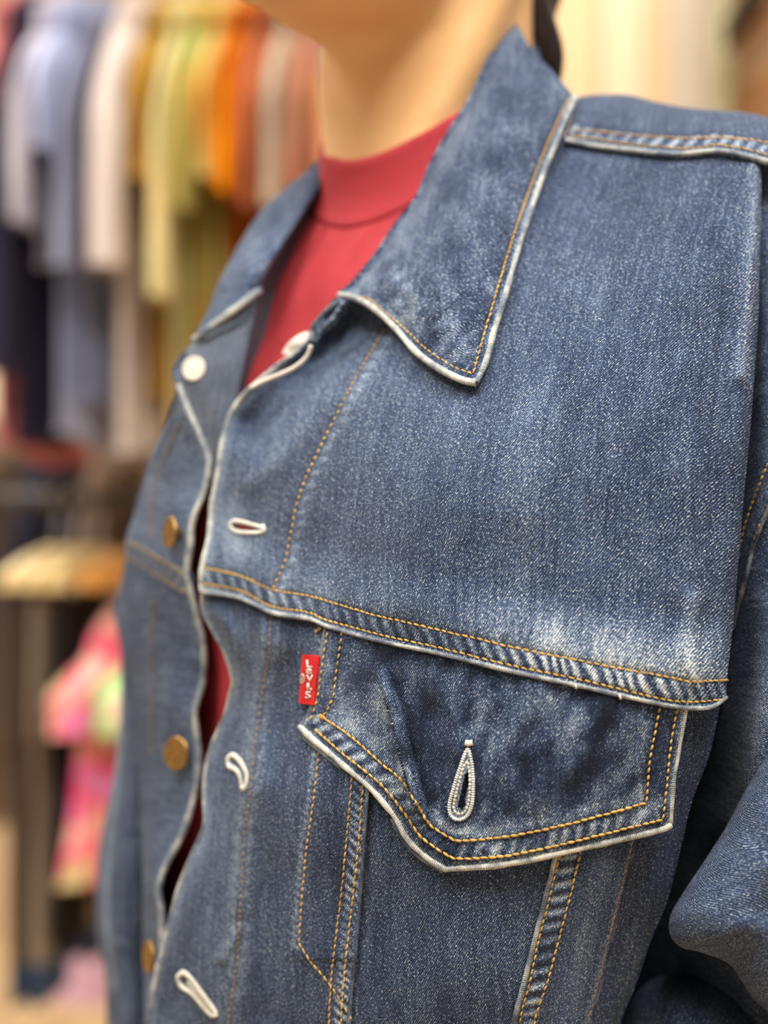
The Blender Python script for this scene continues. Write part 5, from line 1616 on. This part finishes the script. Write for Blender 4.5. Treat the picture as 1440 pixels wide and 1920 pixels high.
# rail of dark coats added to stand in for shade between the rails
RK2 = 3.05
RACK2 = thing('coat_rack', (-0.75, RK2, 0), 'low steel rail of coats added as dark backdrop behind the shirt rack', 'rack')
ro = np.array([-0.75, RK2, 0])
for x in (-1.55, 0.05):
    tube_obj('upright', A((x, RK2, 0.0), (x, RK2, 0.9), (x, RK2, 1.66)), 0.016, STEEL, RACK2, 12, ro)
    tube_obj('foot', A((x, RK2 - 0.28, 0.018), (x, RK2, 0.018), (x, RK2 + 0.28, 0.018)), 0.018, STEEL, RACK2, 12, ro)
tube_obj('rail', A((-1.6, RK2, 1.64), (-0.8, RK2, 1.64), (0.1, RK2, 1.64)), 0.0125, STEEL, RACK2, 12, ro)
COATS = [('charcoal', (70, 64, 62)), ('taupe grey', (128, 112, 98)), ('dark brown', (92, 70, 52)), ('olive', (112, 98, 60)), ('stone', (150, 132, 112)), ('ink blue', (58, 62, 82)), ('mushroom', (136, 116, 98)), ('cocoa', (100, 74, 56)), ('grey', (120, 112, 106)), ('khaki', (140, 118, 80))]
keep = RKD
RKD = RK2
for i, (cn, c) in enumerate(COATS):
    shirt('coat', cn + ' long coat added on the back rail, ' + ('leftmost' if i == 0 else 'next to the ' + COATS[i - 1][0] + ' coat'), 'coat', -1.30 + 0.125 * i, 1.64, 1.35, .46, .88, .56, flat('coat_' + cn.replace(' ', '_'), sr(*c)), 31 + i * 1.7, group='added coats on the back rail', thick=0.016)
RKD = keep

# pink skirt on a floor hook further back, seen below the tie-dye tee
sk = thing('pleated_skirt', tuple(px(172, 1585, 2.45)), 'pale pink pleated skirt hanging low behind the tie-dye tee', 'skirt')
a = np.linspace(0, 2 * math.pi, 90, endpoint=False); R = []
for f in np.linspace(0, 1, 20):
    w = 0.055 + 0.02 * f
    pl_ = 1 + 0.10 * f * np.sin(a * 11)
    R.append(np.stack([w * pl_ * np.cos(a), 0.6 * w * pl_ * np.sin(a), -0.27 * f + 0 * a], -1))
mesh_obj('skirt_body', np.vstack(R), gridfaces(20, 90, wrap=True), flat('pale_pink', sr(238, 196, 222)), sk)
R = [np.stack([0.056 * np.cos(a), 0.034 * np.sin(a), z + 0 * a], -1) for z in (0.03, 0.0)]
mesh_obj('waistband', np.vstack(R), gridfaces(2, 90, wrap=True), flat('lilac_band', sr(206, 176, 214)), sk)
tube_obj('hook', A((0, 0, 0.03), (0, 0, 0.12), (0, 0.03, 0.20)), 0.003, STEEL, sk, 8)

# wooden shelf bay with the clothes at the far right
SB = thing('wall_shelf', (0.82, 2.60, 0), 'brown wooden shelf bay at the right of the cream panels', 'shelf')
so = np.array([0.82, 2.60, 0.0])
BROWN = plain('walnut', (0.28, 0.16, 0.08), 0.5, 0.15, 8)
boxo('back_board', -0.15, 0.75, 0.0, 0.02, 0.02, 2.4, BROWN, SB)
boxo('side_board', -0.17, -0.15, -0.32, 0.02, 0.0, 2.4, BROWN, SB, bevel=0.003)
for z in (0.15, 0.75, 1.30, 1.80, 2.10):
    boxo('shelf_board', -0.15, 0.75, -0.32, 0.0, z, z + 0.025, BROWN, SB, bevel=0.003)

# folded clothes on the shelf
def folded(name, label, cat, u0, u1, z, y0, h_, mat, layers=3):
    t = thing(name, ((xat(u0, 2.45) + xat(u1, 2.45)) / 2, 2.42, z), label, cat)
    w = (xat(u1, 2.45) - xat(u0, 2.45)) / 2
    for k in range(layers):
        n = 24; a = np.linspace(0, 2 * math.pi, n, endpoint=False)
        zz = h_ / layers * (k + 0.5); rr = h_ / layers * 0.5
        prof = [(0.0, -1), (0.9, -1), (0.97, -0.6), (1.0, 0), (0.97, 0.6), (0.9, 1), (0.0, 1)]
        sx = np.sign(np.cos(a)) * np.abs(np.cos(a)) ** 0.35; sy = np.sign(np.sin(a)) * np.abs(np.sin(a)) ** 0.35
        V = np.vstack([np.stack([w * f * sx * (1 - 0.03 * (k % 2)), 0.12 * f * sy, zz + rr * g + 0.002 * np.sin(3 * a + k)], -1) for f, g in prof])
        mesh_obj('fold', V, gridfaces(len(prof), n, wrap=True), mat, t)


folded('folded_sweater', 'peach sweater folded on the top shelf at the right edge', 'sweater', 1402, 1520, 2.125, 0, .075, flat('peach_knit', sr(236, 186, 146)))
folded('folded_jeans', 'dark folded jeans at the left end of the top shelf', 'jeans', 1376, 1398, 2.125, 0, .05, flat('dark_denim_fold', sr(60, 52, 44)))
folded('folded_blanket', 'tan blanket folded on the shelf below the peach sweater', 'blanket', 1384, 1520, 1.825, 0, .2, flat('tan_wool', sr(150, 112, 74)), 4)
